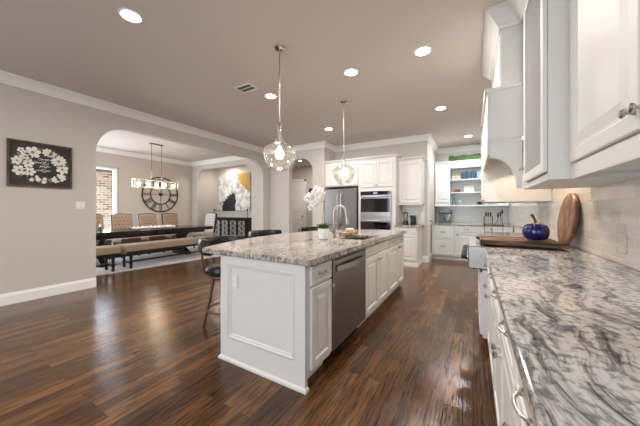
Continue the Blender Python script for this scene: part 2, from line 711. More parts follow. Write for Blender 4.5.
# living side behind the viewer: unseen wall, three window openings added to let in daylight
wr = MB()
added_wins = [(-4.6, -3.2), (-2.9, -1.5), (-1.2, .2)]
xs = [-5.47] + [v for w in added_wins for v in w] + [.95]
for i in range(0, len(xs), 2):
    wr.box(xs[i], -4.15, 0, xs[i + 1], -4, ZC)
for a, b in added_wins:
    wr.box(a, -4.15, 0, b, -4, .35)
    wr.box(a, -4.15, 2.6, b, -4, ZC)
struct('wall_rear', wr, WALL)
for i, (a, b) in enumerate(added_wins):
    w = MB().frame(a, .35, b, 2.6, -4.02, -4.12, .06)
    w.box(a + .06, -4.09, 1.45, b - .06, -4.05, 1.49)
    w.box((a + b) / 2 - .02, -4.09, .41, (a + b) / 2 + .02, -4.05, 2.54)
    o = struct('window_%d' % (i + 2), w, TRIM)  # frames of the added rear windows
# hall beyond the narrow arch
struct('wall_hall_back', MB().box(-7.6, 9.0, 0, -1.06, 9.12, ZC), WALL)
struct('wall_hall_left', MB().box(-7.1, 7.2, 0, -6.98, 9.0, ZC), WALL)
# dining room
wn = [(-9.2, ZC), (-9.2, 0)] + arch_pts(-8.91, -6.12, 2.74, .40)[::-1] + [(-5.47, 0), (-5.47, ZC)]
struct('wall_niche', MB().prism(wn, 'xz', 6.14, 6.30), WALL)
nb = MB().box(-9.2, 7.06, 0, -5.98, 7.2, ZC).box(-9.06, 6.30, 0, -8.94, 7.06, 2.9).box(-6.08, 6.30, 0, -5.98, 7.06, 2.9)
struct('wall_niche_back', nb, WALL)
struct('ceiling_niche', MB().box(-8.94, 6.30, 2.9, -6.08, 7.06, 2.96), CEIL)
WY0, WY1, WZ0, WZ1 = 1.9, 3.70, .5, 2.5
ww = MB().box(-9.35, .35, 0, -9.2, WY0, ZC).box(-9.35, WY1, 0, -9.2, 7.2, ZC)
ww.box(-9.35, WY0, 0, -9.2, WY1, WZ0).box(-9.35, WY0, WZ1, -9.2, WY1, ZC)
struct('wall_clock', ww, WALL)
struct('wall_dining_near', MB().box(-9.2, .35, 0, -8.7, .5, ZC).box(-6.1, .35, 0, -5.47, .5, ZC).box(-8.7, .35, 0, -6.1, .5, .6).box(-8.7, .35, 2.6, -6.1, .5, ZC), WALL)  # unseen wall; its window opening is added to let fill light in
wf = MB().frame(-8.7, .6, -6.1, 2.6, .48, .40, .06)
for x in (-7.85, -7.0):
    wf.box(x - .03, .41, .66, x + .03, .47, 2.54)
struct('window_5', wf, TRIM)  # frame of the added near dining window
w1 = struct('window_1', MB().box(-9.33, WY0, WZ0, -9.22, WY0 + .05, WZ1).box(-9.33, WY1 - .05, WZ0, -9.22, WY1, WZ1)
            .box(-9.33, WY0 + .05, WZ0, -9.22, WY1 - .05, WZ0 + .05).box(-9.33, WY0 + .05, WZ1 - .05, -9.22, WY1 - .05, WZ1), TRIM)
MB().box(-9.285, WY0 + .05, WZ0 + .05, -9.28, WY1 - .05, WZ1 - .05).build('window_pane', WGLASS, w1)
wc = MB()
wc.box(-9.2, WY0 - .04, WZ0 - .04, -9.185, WY0, WZ1 + .04).box(-9.2, WY1, WZ0 - .04, -9.185, WY1 + .04, WZ1 + .04)
wc.box(-9.2, WY0, WZ1, -9.185, WY1, WZ1 + .04).box(-9.2, WY0, WZ0 - .04, -9.18, WY1, WZ0)
wc.build('window_casing', mat('blue_grey_casing', (176, 186, 194), .5), w1, bevel=.004)
struct('wall_porch_brick', MB().box(-11.6, -1.5, -.1, -11.4, 6.5, 2.62), BRICK)
struct('ceiling_porch', MB().box(-11.4, 2.6, 2.62, -9.36, 6.5, 2.75), mat('porch_wood', (120, 92, 66), .7))

# crown mouldings (out to the left of travel)
CR = [(0, -.135), (.014, -.135), (.018, -.118), (.030, -.105), (.045, -.075), (.068, -.045), (.080, -.034), (.095, -.028), (.095, 0), (0, 0)]


def crown(name, path, z=ZC, prof=CR, closed=False, m=TRIM):
    return struct(name, MB().sweep(path, [(o, z - .001 + h) for o, h in prof], closed), m)


crown('trim_1', [(-5.32, 6.04), (-5.32, -4)])
crown('trim_2', [(-.94, 8.45), (-.94, 6.68), (-3.40, 6.68), (-3.40, 6.04), (-5.32, 6.04)])
crown('trim_3', [(.80, 8.45), (-.94, 8.45)])
crown('trim_4', [(-5.47, 6.14), (-9.2, 6.14), (-9.2, .5), (-5.47, .5), (-5.47, 6.14)])
BB = [(0, 0), (.018, 0), (.018, .12), (.012, .135), (.008, .155), (0, .155)]


def baseb(name, path):
    return struct(name, MB().sweep(path, [(o, z + .001) for o, z in BB]), TRIM)


baseb('baseboard_left', [(-5.32, 1.85), (-5.32, -4)])
baseb('baseboard_arch', [(-3.40, 6.68), (-3.40, 6.04), (-3.76, 6.04)])
baseb('baseboard_arch_left', [(-4.56, 6.04), (-5.32, 6.04), (-5.32, 5.80)])
baseb('baseboard_pantry', [(-.94, 7.28), (-.94, 6.68), (-1.045, 6.68)])
baseb('baseboard_dining', [(-8.91, 6.14), (-9.2, 6.14), (-9.2, .5)])
baseb('baseboard_hall', [(-6.98, 9.0), (-6.98, 7.2)])

# hall door
d = struct('door_1', MB().box(-6.72, 8.955, 0, -5.99, 8.995, 2.44), TRIM)
for a, b in ((.12, 1.05), (1.2, 2.32)):
    MB().panel(-6.61, a, -6.10, b, 8.954, 8.945, [(0, .004), (.03, 0), (.05, .008), (.1, .002)]).build('door_panel', TRIM, d)
MB().lathe([(.028, 0), (.028, -.01), (.012, -.02), (.012, -.05), (.03, -.06), (.026, -.085), (.01, -.09)], (-6.04, 8.945, 1.0), 14, 'y').build('door_handle', NICKEL, d, smooth=True)
struct('trim_5', MB().box(-6.81, 8.93, .0, -6.725, 9.0, 2.5).box(-5.985, 8.93, 0, -5.90, 9.0, 2.5).box(-6.81, 8.93, 2.445, -5.90, 9.0, 2.53), TRIM)
# pantry door in the side wall
d = struct('door_2', MB().box(-.94, 7.0, .005, -.925, 7.05, 2.3).box(-.94, 6.72, 0, -.915, 6.80, 2.42), CABW)
MB().lathe([(.024, 0), (.012, .012), (.01, .035), (.027, .045), (.022, .07), (.008, .075)], (-.915, 6.76, 1.0), 14, 'x').build('door_handle', NICKEL, d, smooth=True)

# backsplashes
struct('wall_backsplash', MB().box(.788, -.5, .921, .80, 2.84, 1.47).box(.788, 2.84, .921, .80, 3.95, 1.95).box(.788, 3.95, .921, .80, 8.45, 1.47), TILE)
struct('wall_backsplash_pantry', MB().box(-.935, 8.44, .90, .787, 8.45, 1.37), TILEB)
struct('wall_backsplash_coffee', MB().box(-1.53, 6.668, .915, -1.0, 6.68, 1.40), TILEB)

# ------------------------------------------------------------------ cabinet makers
DOOR_R = [(0, .004), (.004, 0), (.052, 0), (.055, .009), (.060, .014), (.072, .014), (.096, .005), (.099, .003)]
DRAW_R = [(0, .004), (.004, 0), (.020, 0), (.023, .008), (.032, .008), (.040, .003)]


def pull(x, z, w, parent, vert=False, m=NICKEL):
    pts = []
    for i in range(9):
        t = i / 8
        u = (t - .5) * w
        y = -.022 - .024 * math.sin(PI * min(1, max(0, t)))**.5
        pts.append((x, y, z + u) if vert else (x + u, y, z))
    b = MB().tube(pts, .0046, 8)
    for e in (-.5, .5):
        c = (x, -.021, z + e * w) if vert else (x + e * w, -.021, z)
        b.lathe([(.010, 0), (.010, -.006), (.006, -.01)], c, 10, 'y')
    return b.build('handle', m, parent, smooth=True)


DNICK = mat('dark_nickel', (96, 90, 86), .35, .8)


def knob(x, z, parent, m=NICKEL):
    return MB().lathe([(.009, 0), (.006, -.006), (.006, -.014), (.016, -.020), (.017, -.026), (.010, -.032), (.002, -.033)],
                      (x, -.021, z), 14, 'y').build('knob', m, parent, smooth=True)


def cabinet(name, label, cat, loc, rz, w, d, z0, z1, fronts, group=None, m=CAB, toe=True, hollow_above=None, skip_toe_front=False):
    t = thing(name, label, cat, loc, rz, group)
    b = MB()
    zb = z0 + (.10 if toe else 0)
    zt = hollow_above or z1
    b.box(.0006, 0, zb, w - .0006, d, zt)
    if toe:
        b.box(.0006, .07, z0, w - .0006, d, zb)
    if hollow_above:
        b.box(.0006, 0, zt, .018, d, z1).box(w - .018, 0, zt, w - .0006, d, z1).box(.018, 0, zt, w - .018, .018, z1)
    b.build('body', m, t)
    g = .0035
    for f in fronts:
        k, x0, a, x1, c = f[:5]
        if k == 'door':
            p = MB().panel(x0 + g, a + g, x1 - g, c - g, -.0005, -.021, DOOR_R).build('door', m, t)
        elif k == 'drawer':
            p = MB().panel(x0 + g, a + g, x1 - g, c - g, -.0005, -.021, DRAW_R).build('drawer', m, t)
        elif k == 'false':
            p = MB().panel(x0 + g, a + g, x1 - g, c - g, -.0005, -.021, DRAW_R).build('front_panel', m, t)
        for h in f[5:]:
            if h[0] == 'pull':
                pull(h[1], h[2], h[3], p, False, DNICK if m is CABW else NICKEL)
            elif h[0] == 'vpull':
                pull(h[1], h[2], h[3], p, True)
            else:
                knob(h[1], h[2], p, DNICK if m is CABW else NICKEL)
    return t


def counter(name, label, pts, z0, z1, m, bevel=.008, cut=None):
    b = MB().prism(pts, 'xy', z0, z1)
    o = b.build(name, m)
    if cut:
        c = MB().box(*cut).build('cutter', m)
        md = o.modifiers.new('c', 'BOOLEAN')
        md.object = c
        md.operation = 'DIFFERENCE'
        md.solver = 'EXACT'
        bpy.context.view_layer.update()
        dg = bpy.context.evaluated_depsgraph_get()
        me = bpy.data.meshes.new_from_object(o.evaluated_get(dg))
        o.modifiers.clear()
        o.data = me
        bpy.data.objects.remove(c)
    bv = o.modifiers.new('b', 'BEVEL')
    bv.width = bevel
    bv.segments = 3
    bv.limit_method = 'ANGLE'
    bv.angle_limit = R(40)
    return tag(o, label, 'countertop')


# ------------------------------------------------------------------ island
IX = -.990     # front face of the island cabinets (facing +X)
RZ = PI / 2


def isl(y0, y1, name, label, fronts, **k):
    return cabinet(name, label, 'cabinet', (IX, y0, 0), RZ, y1 - y0, .575, 0, .874, fronts, 'island base cabinets', **k)


w = .325
isl(1.535, 1.86, 'island_cabinet', 'narrow white island cabinet at the near corner, one drawer over one raised-panel door',
    [('drawer', .01, .72, w - .01, .86, ('pull', w / 2, .79, .10)), ('door', .01, .13, w - .01, .71, ('knob', w - .03, .66))])
w = .89
isl(2.60, 3.49, 'sink_cabinet', 'white double-door cabinet under the island sink, beside the dishwasher',
    [('false', .01, .75, w - .01, .86), ('door', .01, .13, w / 2, .74, ('knob', w / 2 - .03, .68)), ('door', w / 2, .13, w - .01, .74, ('knob', w / 2 + .03, .68))], hollow_above=.64)
w = .50
isl(3.492, 3.992, 'island_cabinet', 'white island cabinet between the sink cabinet and the far end one',
    [('drawer', .01, .75, w - .01, .86, ('pull', w / 2, .80, .10)), ('door', .01, .13, w - .01, .74, ('knob', w - .03, .70))])
w = .36
isl(3.994, 4.354, 'island_cabinet', 'narrow white island cabinet at the far end, nearest the ovens',
    [('drawer', .01, .75, w - .01, .86, ('pull', w / 2, .80, .09)), ('door', .01, .13, w - .01, .74, ('knob', .03, .70))])

# panelled island shell: end panel, back panel, plinth
t = thing('island_shell', 'white panelled end and back of the island under its stone top', 'kitchen island', (-1.4, 1.5, 0))
b = MB().box(-.455, .014, .027, .405, .03, .872).box(-.455, 0, .027, -.375, .014, .872).box(.315, 0, .027, .405, .014, .872)
b.box(-.375, 0, .82, .315, .014, .872).box(-.375, 0, .027, .315, .014, .19)
b.panel(-.375, .19, .315, .82, .0139, .003, [(0, .001), (.004, -.004), (.016, -.006), (.022, .002), (.036, .004), (.040, .0105)])
b.build('end_panel', CAB, t)
b = MB().box(-.455, .031, .0, -.17, 2.875, .872)
b.box(-.168, 2.857, 0, .40, 2.875, .872)
b.build('back_panel', CAB, t)
pr_ = [(0, 0), (.015, 0), (.015, .014), (.009, .024), (0, .030)]
MB().sweep([(.405, .03), (.405, 0), (-.455, 0), (-.455, 2.877)], pr_).build('shoe_moulding', CAB, t)

# dishwasher
t = thing('dishwasher', 'dark stainless dishwasher with curved bar handle in the island', 'dishwasher', (IX, 1.865, 0), RZ)
W = .73
MB().box(0.002, 0, .11, W - .002, .56, .868).build('tub', DSTEEL, t)
MB().box(.03, .06, .0, W - .03, .50, .108).build('toe_kick', DARK, t)
p = MB().box(.004, -.026, .125, W - .004, -.0005, .866).build('door', DSTEEL, t, bevel=.006)
MB().box(.03, -.03, .842, W - .03, -.0262, .862).build('control_strip', BLKP, p)
pts = [(.05 + (W - .1) * i / 12, -.040 - .030 * math.sin(PI * i / 12) ** .6, .775) for i in range(13)]
hb = MB()
for k in range(12):
    a, c = pts[k], pts[k + 1]
    hb.add([(a[0], a[1], .755), (c[0], c[1], .755), (c[0], c[1], .797), (a[0], a[1], .797), (a[0], a[1] + .014, .755), (c[0], c[1] + .014, .755), (c[0], c[1] + .014, .797), (a[0], a[1] + .014, .797)],
           [(0, 1, 2, 3), (7, 6, 5, 4), (3, 2, 6, 7), (0, 4, 5, 1)])
hb.box(.045, -.040, .760, .065, -.0265, .792).box(W - .065, -.040, .760, W - .045, -.0265, .792)
hb.build('handle', STEEL, p, smooth=True)
MB().lathe([(.013, 0), (.013, -.002)], (W / 2 + .12, -.0265, .22), 18, 'y').build('badge', CHROME, p)

# island countertop with a bowed seating side
ctrl = [(-2.07, 1.475), (-2.17, 1.70), (-2.30, 2.15), (-2.345, 2.65), (-2.335, 3.1), (-2.25, 3.55), (-2.08, 3.90), (-1.80, 4.18), (-1.40, 4.40)]


def catmull(P, n=5):
    out = []
    P = [P[0]] + P + [P[-1]]
    for i in range(1, len(P) - 2):
        for k in range(n):
            t_ = k / n
            a, b_, c, d_ = P[i - 1], P[i], P[i + 1], P[i + 2]
            out.append(tuple(.5 * ((2 * b_[j]) + (-a[j] + c[j]) * t_ + (2 * a[j] - 5 * b_[j] + 4 * c[j] - d_[j]) * t_ ** 2 + (-a[j] + 3 * b_[j] - 3 * c[j] + d_[j]) * t_ ** 3) for j in range(len(b_))))
    out.append(P[-2])
    return out


SX0, SX1, SY0, SY1 = -1.40, -1.06, 2.78, 3.36
counter('island_countertop', 'warm grey and cream granite top of the island with a bowed seating edge',
        [(-.942, 1.475), (-.942, 4.40)] + catmull(ctrl)[::-1], .875, .92, GRANI, .010, cut=(SX0, SY0, .8, SX1, SY1, 1.0))
# sink basin
b = MB()
x0, x1, y0, y1 = SX0 - .004, SX1 + .004, SY0 - .004, SY1 + .004
b.box(x0 - .01, y0 - .01, .66, x1 + .01, y1 + .01, .67)
b.box(x0 - .01, y0 - .01, .67, x0, y1 + .01, .874).box(x1, y0 - .01, .67, x1 + .01, y1 + .01, .874)
b.box(x0, y0 - .01, .67, x1, y0, .874).box(x0, y1, .67, x1, y1 + .01, .874)
b.lathe([(.045, 0), (.045, .004), (.02, .004)], (-1.23, 3.07, .67), 20)
tag(b.build('sink', STEEL, bevel=0), 'stainless undermount sink set in the island top', 'sink')
# faucet
fx, fy = -1.46, 2.84
t = thing('faucet', 'brushed nickel gooseneck faucet on the island behind the sink', 'faucet', (fx, fy, .92))
MB().lathe([(.030, .001), (.030, .008), (.023, .02), (.020, .09), (.014, .10)], (0, 0, 0), 20).build('base', NICKEL, t, smooth=True)
pts = [(0, 0, .10), (0, 0, .22), (0, 0, .30)]
for i in range(1, 12):
    a = PI * i / 12
    pts.append((.068 - .068 * math.cos(a), .02 * (1 - math.cos(a)), .31 + .075 * math.sin(a)))
pts += [(.142, .042, .27), (.146, .043, .24)]
MB().tube(pts, .013, 12).build('spout', NICKEL, t, smooth=True)
MB().tube([(.146, .043, .245), (.152, .045, .20), (.158, .047, .165)], [.016, .02, .023], 14).build('spray_head', NICKEL, t, smooth=True)
MB().tube([(0, -.018, .06), (0, -.045, .075), (-.01, -.10, .10)], [.009, .009, .006], 8).build('lever', NICKEL, t, smooth=True)
# glass soap bottle with pump
t = thing('soap_bottle', 'small clear soap bottle with metal pump beside the faucet', 'soap bottle', (-1.53, 2.97, .92))
MB().lathe([(.030, .001), (.034, .006), (.034, .09), (.025, .11), (.014, .12)], (0, 0, 0), 18).build('bottle', glass_mat('soap_glass', (.93, .9, .85), .2), t, smooth=True)
MB().lathe([(.015, .121), (.015, .135), (.005, .137), (.005, .165), (.010, .168), (.010, .176)], (0, 0, 0), 14).tube([(0, 0, .172), (.05, 0, .168)], .004, 8).build('pump', NICKEL, t, smooth=True)
# wooden riser with soap bar
t = thing('wooden_riser', 'small round-cornered wooden riser on little feet behind the sink', 'tray', (-1.43, 3.20, .92), R(80))
MB().box(-.15, -.06, .028, .15, .06, .045).build('tray_top', WOOD, t, bevel=.006)
for sx in (-.12, .12):
    for sy in (-.04, .04):
        MB().lathe([(.010, .001), (.014, .014), (.009, .028)], (sx, sy, 0), 10).build('foot', WOOD, t, smooth=True)
b = MB().box(-.055, -.035, 0, .055, .035, .045)
o = tag(b.build('sponge', mat('cream_sponge', (226, 214, 190), .9, bump=.6, bscale=150), bevel=.012, seg=3), 'cream block sponge lying on the wooden riser', 'sponge')
o.location = (-1.425, 3.225, .966)
o.rotation_euler = (0, 0, R(80))

# potted orchid
px_, py_ = -1.47, 2.60
t = thing('potted_orchid', 'white orchid in a white ceramic pot on the island', 'potted plant', (px_, py_, .92))
MB().lathe([(.045, .001), (.055, .006), (.062, .06), (.066, .115), (.066, .125), (.058, .125), (.056, .105), (.002, .105)], (0, 0, 0), 28).build('pot', WHITE, t, smooth=True)
g = MB()
rnd = random.Random(3)
for i in range(150):
    a = rnd.uniform(0, 2 * PI)
    r = rnd.uniform(0, .055)
    h = rnd.uniform(.03, .07) * (1.2 - r * 8)
    x, y = r * math.cos(a), r * math.sin(a)
    dx, dy = math.cos(a) * .02, math.sin(a) * .02
    g.tube([(x, y, .104), (x + dx * .5, y + dy * .5, .11 + h * .7), (x + dx * 1.3, y + dy * 1.3, .11 + h)], [.004, .0045, .0008], 5)
g.build('moss', LEAF, t, smooth=True)
lf = MB()
for a in (20, 140, 250):
    ca, sa = math.cos(R(a)), math.sin(R(a))
    prof = [(.01, .0), (.04, .028), (.09, .032), (.13, .0)]
    vs = []
    for i in range(8):
        q = i / 7
        w_ = .022 * math.sin(PI * min(1, q * .93 + .07))
        l = .02 + .085 * q
        z = .12 + .05 * math.sin(q * 2.2)
        for s_ in (-1, 0, 1):
            vs.append((ca * l - sa * w_ * s_, sa * l + ca * w_ * s_, z + (abs(s_) * .006)))
    fs = []
    for i in range(7):
        for k in range(2):
            fs.append((i * 3 + k, i * 3 + k + 1, i * 3 + 4 + k, i * 3 + 3 + k))
    lf.add(vs, fs)
o = lf.build('leaf', LEAF, t, smooth=True)
sd = o.modifiers.new('s', 'SOLIDIFY')
sd.thickness = .003
stem = [(0, 0, .10), (-.01, 0, .25), (-.005, .01, .40), (-.02, .01, .50), (-.07, .0, .545), (-.13, -.01, .53), (-.17, -.02, .47)]
stem = catmull([tuple(p) for p in stem], 6)
MB().tube(stem, .0032, 6).build('stem', STEMM, t, smooth=True)


def blossom(c, s, yaw, pitch):
    b = MB()
    for k in range(5):
        a = 2 * PI * k / 5 + .3
        n_ = 7
        vs = [(0, -.002, 0)]
        for i in range(n_):
            q = -1 + 2 * i / (n_ - 1)
            rr = s * (1 - .35 * q * q)
            aa = a + q * .62
            vs.append((math.cos(aa) * rr * .55, -.004, math.sin(aa) * rr * .55))
        for i in range(n_):
            q = -1 + 2 * i / (n_ - 1)
            rr = s * (1 - .22 * q * q)
            aa = a + q * .60
            vs.append((math.cos(aa) * rr, .006, math.sin(aa) * rr))
        fs = []
        for i in range(n_ - 1):
            fs.append((0, 1 + i, 2 + i))
            fs.append((1 + i, 1 + n_ + i, 2 + n_ + i, 2 + i))
        b.add(vs, fs)
    b.sphere((0, -.010, 0), s * .22, 8)
    M_ = Matrix.Rotation(yaw, 3, 'Z') @ Matrix.Rotation(pitch, 3, 'X')
    b.v = [tuple(Vector(c) + M_ @ Vector(v)) for v in b.v]
    return b


rnd = random.Random(11)
fl = [(-.012, -.01, .555), (-.055, -.02, .575), (.005, -.02, .515), (-.04, -.03, .52), (.0, -.02, .46), (-.045, -.03, .47), (-.085, -.03, .53), (-.06, -.035, .425),
      (-.10, -.03, .485), (-.135, -.035, .50), (-.17, -.03, .47), (-.145, -.03, .45), (-.11, -.035, .40), (-.08, -.03, .38), (-.12, -.03, .36)]
for i, c in enumerate(fl):
    o = blossom((c[0] * 1.15 - .02, c[1], c[2]), .040, R(25 + rnd.uniform(-30, 30)), R(rnd.uniform(-12, 14))).build('blossom', PETAL, t, smooth=True)
    sd = o.modifiers.new('s', 'SOLIDIFY')
    sd.thickness = .0015

# outlet on the island end panel
t = thing('wall_outlet', 'white outlet plate on the island end panel', 'outlet', (-1.695, 1.5125, .665))
MB().box(-.036, -.006, -.06, .036, -.001, .06).build('cover_plate', PLASTIC, t, bevel=.002)
for z in (-.022, .022):
    MB().box(-.016, -.008, z - .014, .016, -.0062, z + .014).build('socket', TRIM, t, bevel=.002)

# ------------------------------------------------------------------ bar stools


def make_stool(label, loc, rz):
    t = thing('bar_stool', label, 'bar stool', loc, rz, 'bar stools along the island')
    MB().lathe([(.02, .555), (.185, .555), (.21, .575), (.215, .605), (.20, .632), (.15, .645), (.02, .648)], (0, 0, 0), 32).build('seat', LEATHER, t, smooth=True)
    MB().lathe([(.05, .50), (.17, .515), (.19, .53), (.19, .554), (.05, .554)], (0, 0, 0), 28).build('swivel_plate', BRONZE, t, smooth=True)
    # curved padded back rest (open towards +x)
    b = MB()
    n = 22
    vs = []
    prof = [(-.018, .79), (.018, .785), (.038, .82), (.038, .91), (.02, .945), (-.02, .945), (-.034, .91), (-.03, .82)]
    for i in range(n + 1):
        a = R(84) + R(196) * i / n
        for o_, z in prof:
            r = .250 + o_
            vs.append((r * math.cos(a), r * math.sin(a), z))
    K = len(prof)
    fs = []
    for i in range(n):
        for k in range(K):
            fs.append((i * K + k, (i + 1) * K + k, (i + 1) * K + (k + 1) % K, i * K + (k + 1) % K))
    fs += [tuple(range(K)), tuple(n * K + k for k in range(K))]
    b.add(vs, fs).build('backrest', LEATHER, t, smooth=True)
    for a in (120, 240):
        ca, sa = math.cos(R(a)), math.sin(R(a))
        MB().tube([(.17 * ca, .17 * sa, .54), (.235 * ca, .235 * sa, .60), (.250 * ca, .250 * sa, .70), (.250 * ca, .250 * sa, .79)], .011, 8).build('back_post', BRONZE, t, smooth=True)
    for a in (45, 135, 225, 315):
        ca, sa = math.cos(R(a)), math.sin(R(a))
        MB().tube([(.13 * ca, .13 * sa, .52), (.17 * ca, .17 * sa, .28), (.235 * ca, .235 * sa, .002)], [.019, .018, .016], 10).build('leg', BRONZE, t, smooth=True)
    pts = [(.198 * math.cos(2 * PI * k / 28), .198 * math.sin(2 * PI * k / 28), .17) for k in range(28)]
    MB().tube(pts, .010, 8, closed=True).build('footrest', BRONZE, t, smooth=True)
    return t


s0 = make_stool('black leather swivel stool with bronze legs at the near end of the island', (-2.38, 2.0, 0), R(5))
dup(s0, (-2.62, 2.96, 0), 0, 'black leather swivel stool at the middle of the island, only its back showing')
dup(s0, (-2.44, 3.98, 0), R(-32), 'black leather swivel stool at the far end of the island, behind the orchid')

# ------------------------------------------------------------------ right-hand run
RX = .13
RR = -PI / 2


def run(y1, y0, name, label, fronts, z1=.878, x=RX, d=.655, **k):
    """local x runs from y1 (far) down to y0 (near)"""
    return cabinet(name, label, 'cabinet', (x, y1, 0), RR, y1 - y0, d, 0, z1, fronts, 'base cabinets along the right wall', **k)


w = .378
run(2.778, 2.40, 'base_cabinet', 'narrow white base cabinet next to the rangetop', [('drawer', .01, .72, w - .01, .86, ('knob', w / 2, .79)), ('door', .01, .13, w - .01, .71, ('knob', w / 2, .62))])
w = .468
run(2.398, 1.93, 'base_cabinet', 'white single-door base cabinet right of the narrow one by the rangetop', [('drawer', .01, .72, w - .01, .86, ('pull', w / 2, .80, .11)), ('door', .01, .13, w - .01, .71, ('knob', .04, .60))])
w = .928
run(1.928, 1.0, 'base_cabinet', 'white base cabinet with two drawers over two doors', [('drawer', .01, .72, w / 2, .86, ('pull', w / 4, .80, .11)), ('drawer', w / 2, .72, w - .01, .86, ('pull', w * .75, .80, .11)),
    ('door', .01, .13, w / 2, .71, ('knob', w / 2 - .04, .60)), ('door', w / 2, .13, w - .01, .71, ('knob', w / 2 + .04, .60))])
w = .468
run(.998, .53, 'base_cabinet', 'white base cabinet nearest the bottom of the photo with a big nickel pull', [('drawer', .01, .72, w - .01, .86, ('pull', w / 2, .80, .11)), ('door', .01, .13, w - .01, .71, ('knob', .04, .60))])
w = 1.02
run(.528, -.49, 'base_cabinet', 'white double base cabinet at the near end of the run, mostly out of frame', [('drawer', .01, .72, w / 2, .86, ('pull', w / 4, .80, .11)), ('drawer', w / 2, .72, w - .01, .86, ('pull', w * .75, .80, .11)),
    ('door', .01, .13, w / 2, .71, ('knob', w / 2 - .04, .60)), ('door', w / 2, .13, w - .01, .71, ('knob', w / 2 + .04, .60))])
w = .955
run(3.737, 2.782, 'base_cabinet', 'protruding white drawer cabinet beneath the rangetop', [('drawer', .01, .42, w - .01, .69, ('knob', w * .2, .56), ('knob', w * .8, .56)), ('drawer', .01, .12, w - .01, .41, ('knob', w * .2, .27), ('knob', w * .8, .27))], z1=.712, x=.075, d=.60)
w = 1.1
run(4.842, 3.742, 'base_cabinet', 'white base cabinet beyond the rangetop', [('drawer', .01, .72, w / 2, .86, ('pull', w / 4, .80, .11)), ('drawer', w / 2, .72, w - .01, .86, ('pull', w * .75, .80, .11)),
    ('door', .01, .13, w / 2, .71, ('knob', w / 2 - .04, .60)), ('door', w / 2, .13, w - .01, .71, ('knob', w / 2 + .04, .60))])
counter('perimeter_countertop', 'long swirled grey and white granite counter along the right wall',
        [(.09, -.5), (.787, -.5), (.787, 4.86), (.09, 4.86), (.09, 3.745), (.665, 3.745), (.665, 2.775), (.09, 2.775)], .88, .92, GRAN, .008)
# rangetop
t = thing('rangetop', 'stainless rangetop with black knobs jutting past the counter', 'rangetop', (-.04, 3.738, 0), RR)
MB().box(.002, 0, .715, .95, .70, .925).build('body', STEEL, t, bevel=.010)
for i in range(5):
    k = MB().lathe([(.034, -.001), (.034, -.012), (.026, -.02), (.026, -.055), (.022, -.06), (.002, -.061)], (.12 + .177 * i, 0, .81), 18, 'y').build('knob', BLKP, t, smooth=True)
    MB().lathe([(.037, 0), (.037, -.008), (.030, -.009)], (.12 + .177 * i, -.0005, .81), 18, 'y').build('bezel', CHROME, k, smooth=True)
for gx in (.10, .41, .70):
    b = MB()
    for q in range(3):
        b.box(gx - .02 + q * .09, .22, .927, gx - .005 + q * .09, .64, .94)
    b.box(gx - .02, .40, .927, gx + .175, .415, .94)
    b.build('grate', BLKM, t)
# wooden stove board
t = thing('stove_board', 'rustic dark plank board covering the rangetop', 'wooden board', (.375, 3.18, .941))
b = MB()
for k in range(7):
    b.box(-.295, -.33 + k * .09, .0, .295, -.33 + k * .09 + .086 + .004 * (k == 6), .028 - .003 * (k % 2))
b.build('plank_top', RUSTIC, t, bevel=.006)
MB().box(-.30, -.345, .0, .30, -.331, .040).build('rim', RUSTIC, t, bevel=.004)
MB().box(-.318, -.345, .0, -.301, .30, .040).build('rim', RUSTIC, t, bevel=.004)
MB().tube([(-.318, -.10, .02), (-.345, -.10, .035), (-.345, .06, .035), (-.318, .06, .02)], .006, 8).build('handle', BLKM, t, smooth=True)
# blue pumpkin
t = thing('ceramic_pumpkin', 'glossy cobalt blue ceramic pumpkin on the stove board', 'pumpkin', (.50, 3.10, .970))
n, m_ = 64, 18
vs = []
for i in range(m_ + 1):
    ph = PI * i / m_
    for k in range(n):
        a = 2 * PI * k / n
        rib = 1 - .10 * abs(math.cos(a * 4.5)) ** 6 if False else 1 - .06 * (1 - abs(math.sin(a * 4)) ** .5)
        r = .100 * math.sin(ph) ** .60 * rib + .002
        z = .083 - .083 * math.cos(ph) - .018 * math.exp(-((r / .04) ** 2)) * (1 if i > m_ / 2 else -1)
        vs.append((r * math.cos(a), r * math.sin(a), z + .001))
fs = [(i * n + k, i * n + (k + 1) % n, (i + 1) * n + (k + 1) % n, (i + 1) * n + k) for i in range(m_) for k in range(n)]
MB().add(vs, fs).build('pumpkin_body', COBALT, t, smooth=True)
MB().tube([(0, 0, .130), (.002, 0, .165), (-.008, 0, .20), (-.03, .0, .245)], [.018, .013, .011, .014], 10).build('stem', mat('dried_stem', (88, 70, 48), .8, vary=.3, bscale=90), t, smooth=True)
g = MB()
for k in range(12):
    a = 2 * PI * k / 12
    pts = [(.022 * math.cos(a), .022 * math.sin(a), .145), (.045 * math.cos(a), .045 * math.sin(a), .162), (.062 * math.cos(a + .2), .062 * math.sin(a + .2), .150)]
    g.tube(pts, [.004, .010, .003], 6)
g.build('ribbon', mat('tan_ribbon', (186, 168, 128), .6), t, smooth=True)
# round cutting board leaning on the tile
b = MB().lathe([(.238, -.014), (.245, -.008), (.245, .008), (.238, .014)], (0, 0, .245), 48, 'x')
b.prism([(-.05, .02), (.05, .02), (.04, -.001), (-.04, -.001)], 'yz', -.013, .013)
o = tag(b.build('cutting_board', ACACIA, smooth=True), 'round striped wooden cutting board leaning on the wall tile', 'cutting board')
o.location = (.715, 3.20, .9215)
o.rotation_euler = (0, R(6.5), 0)
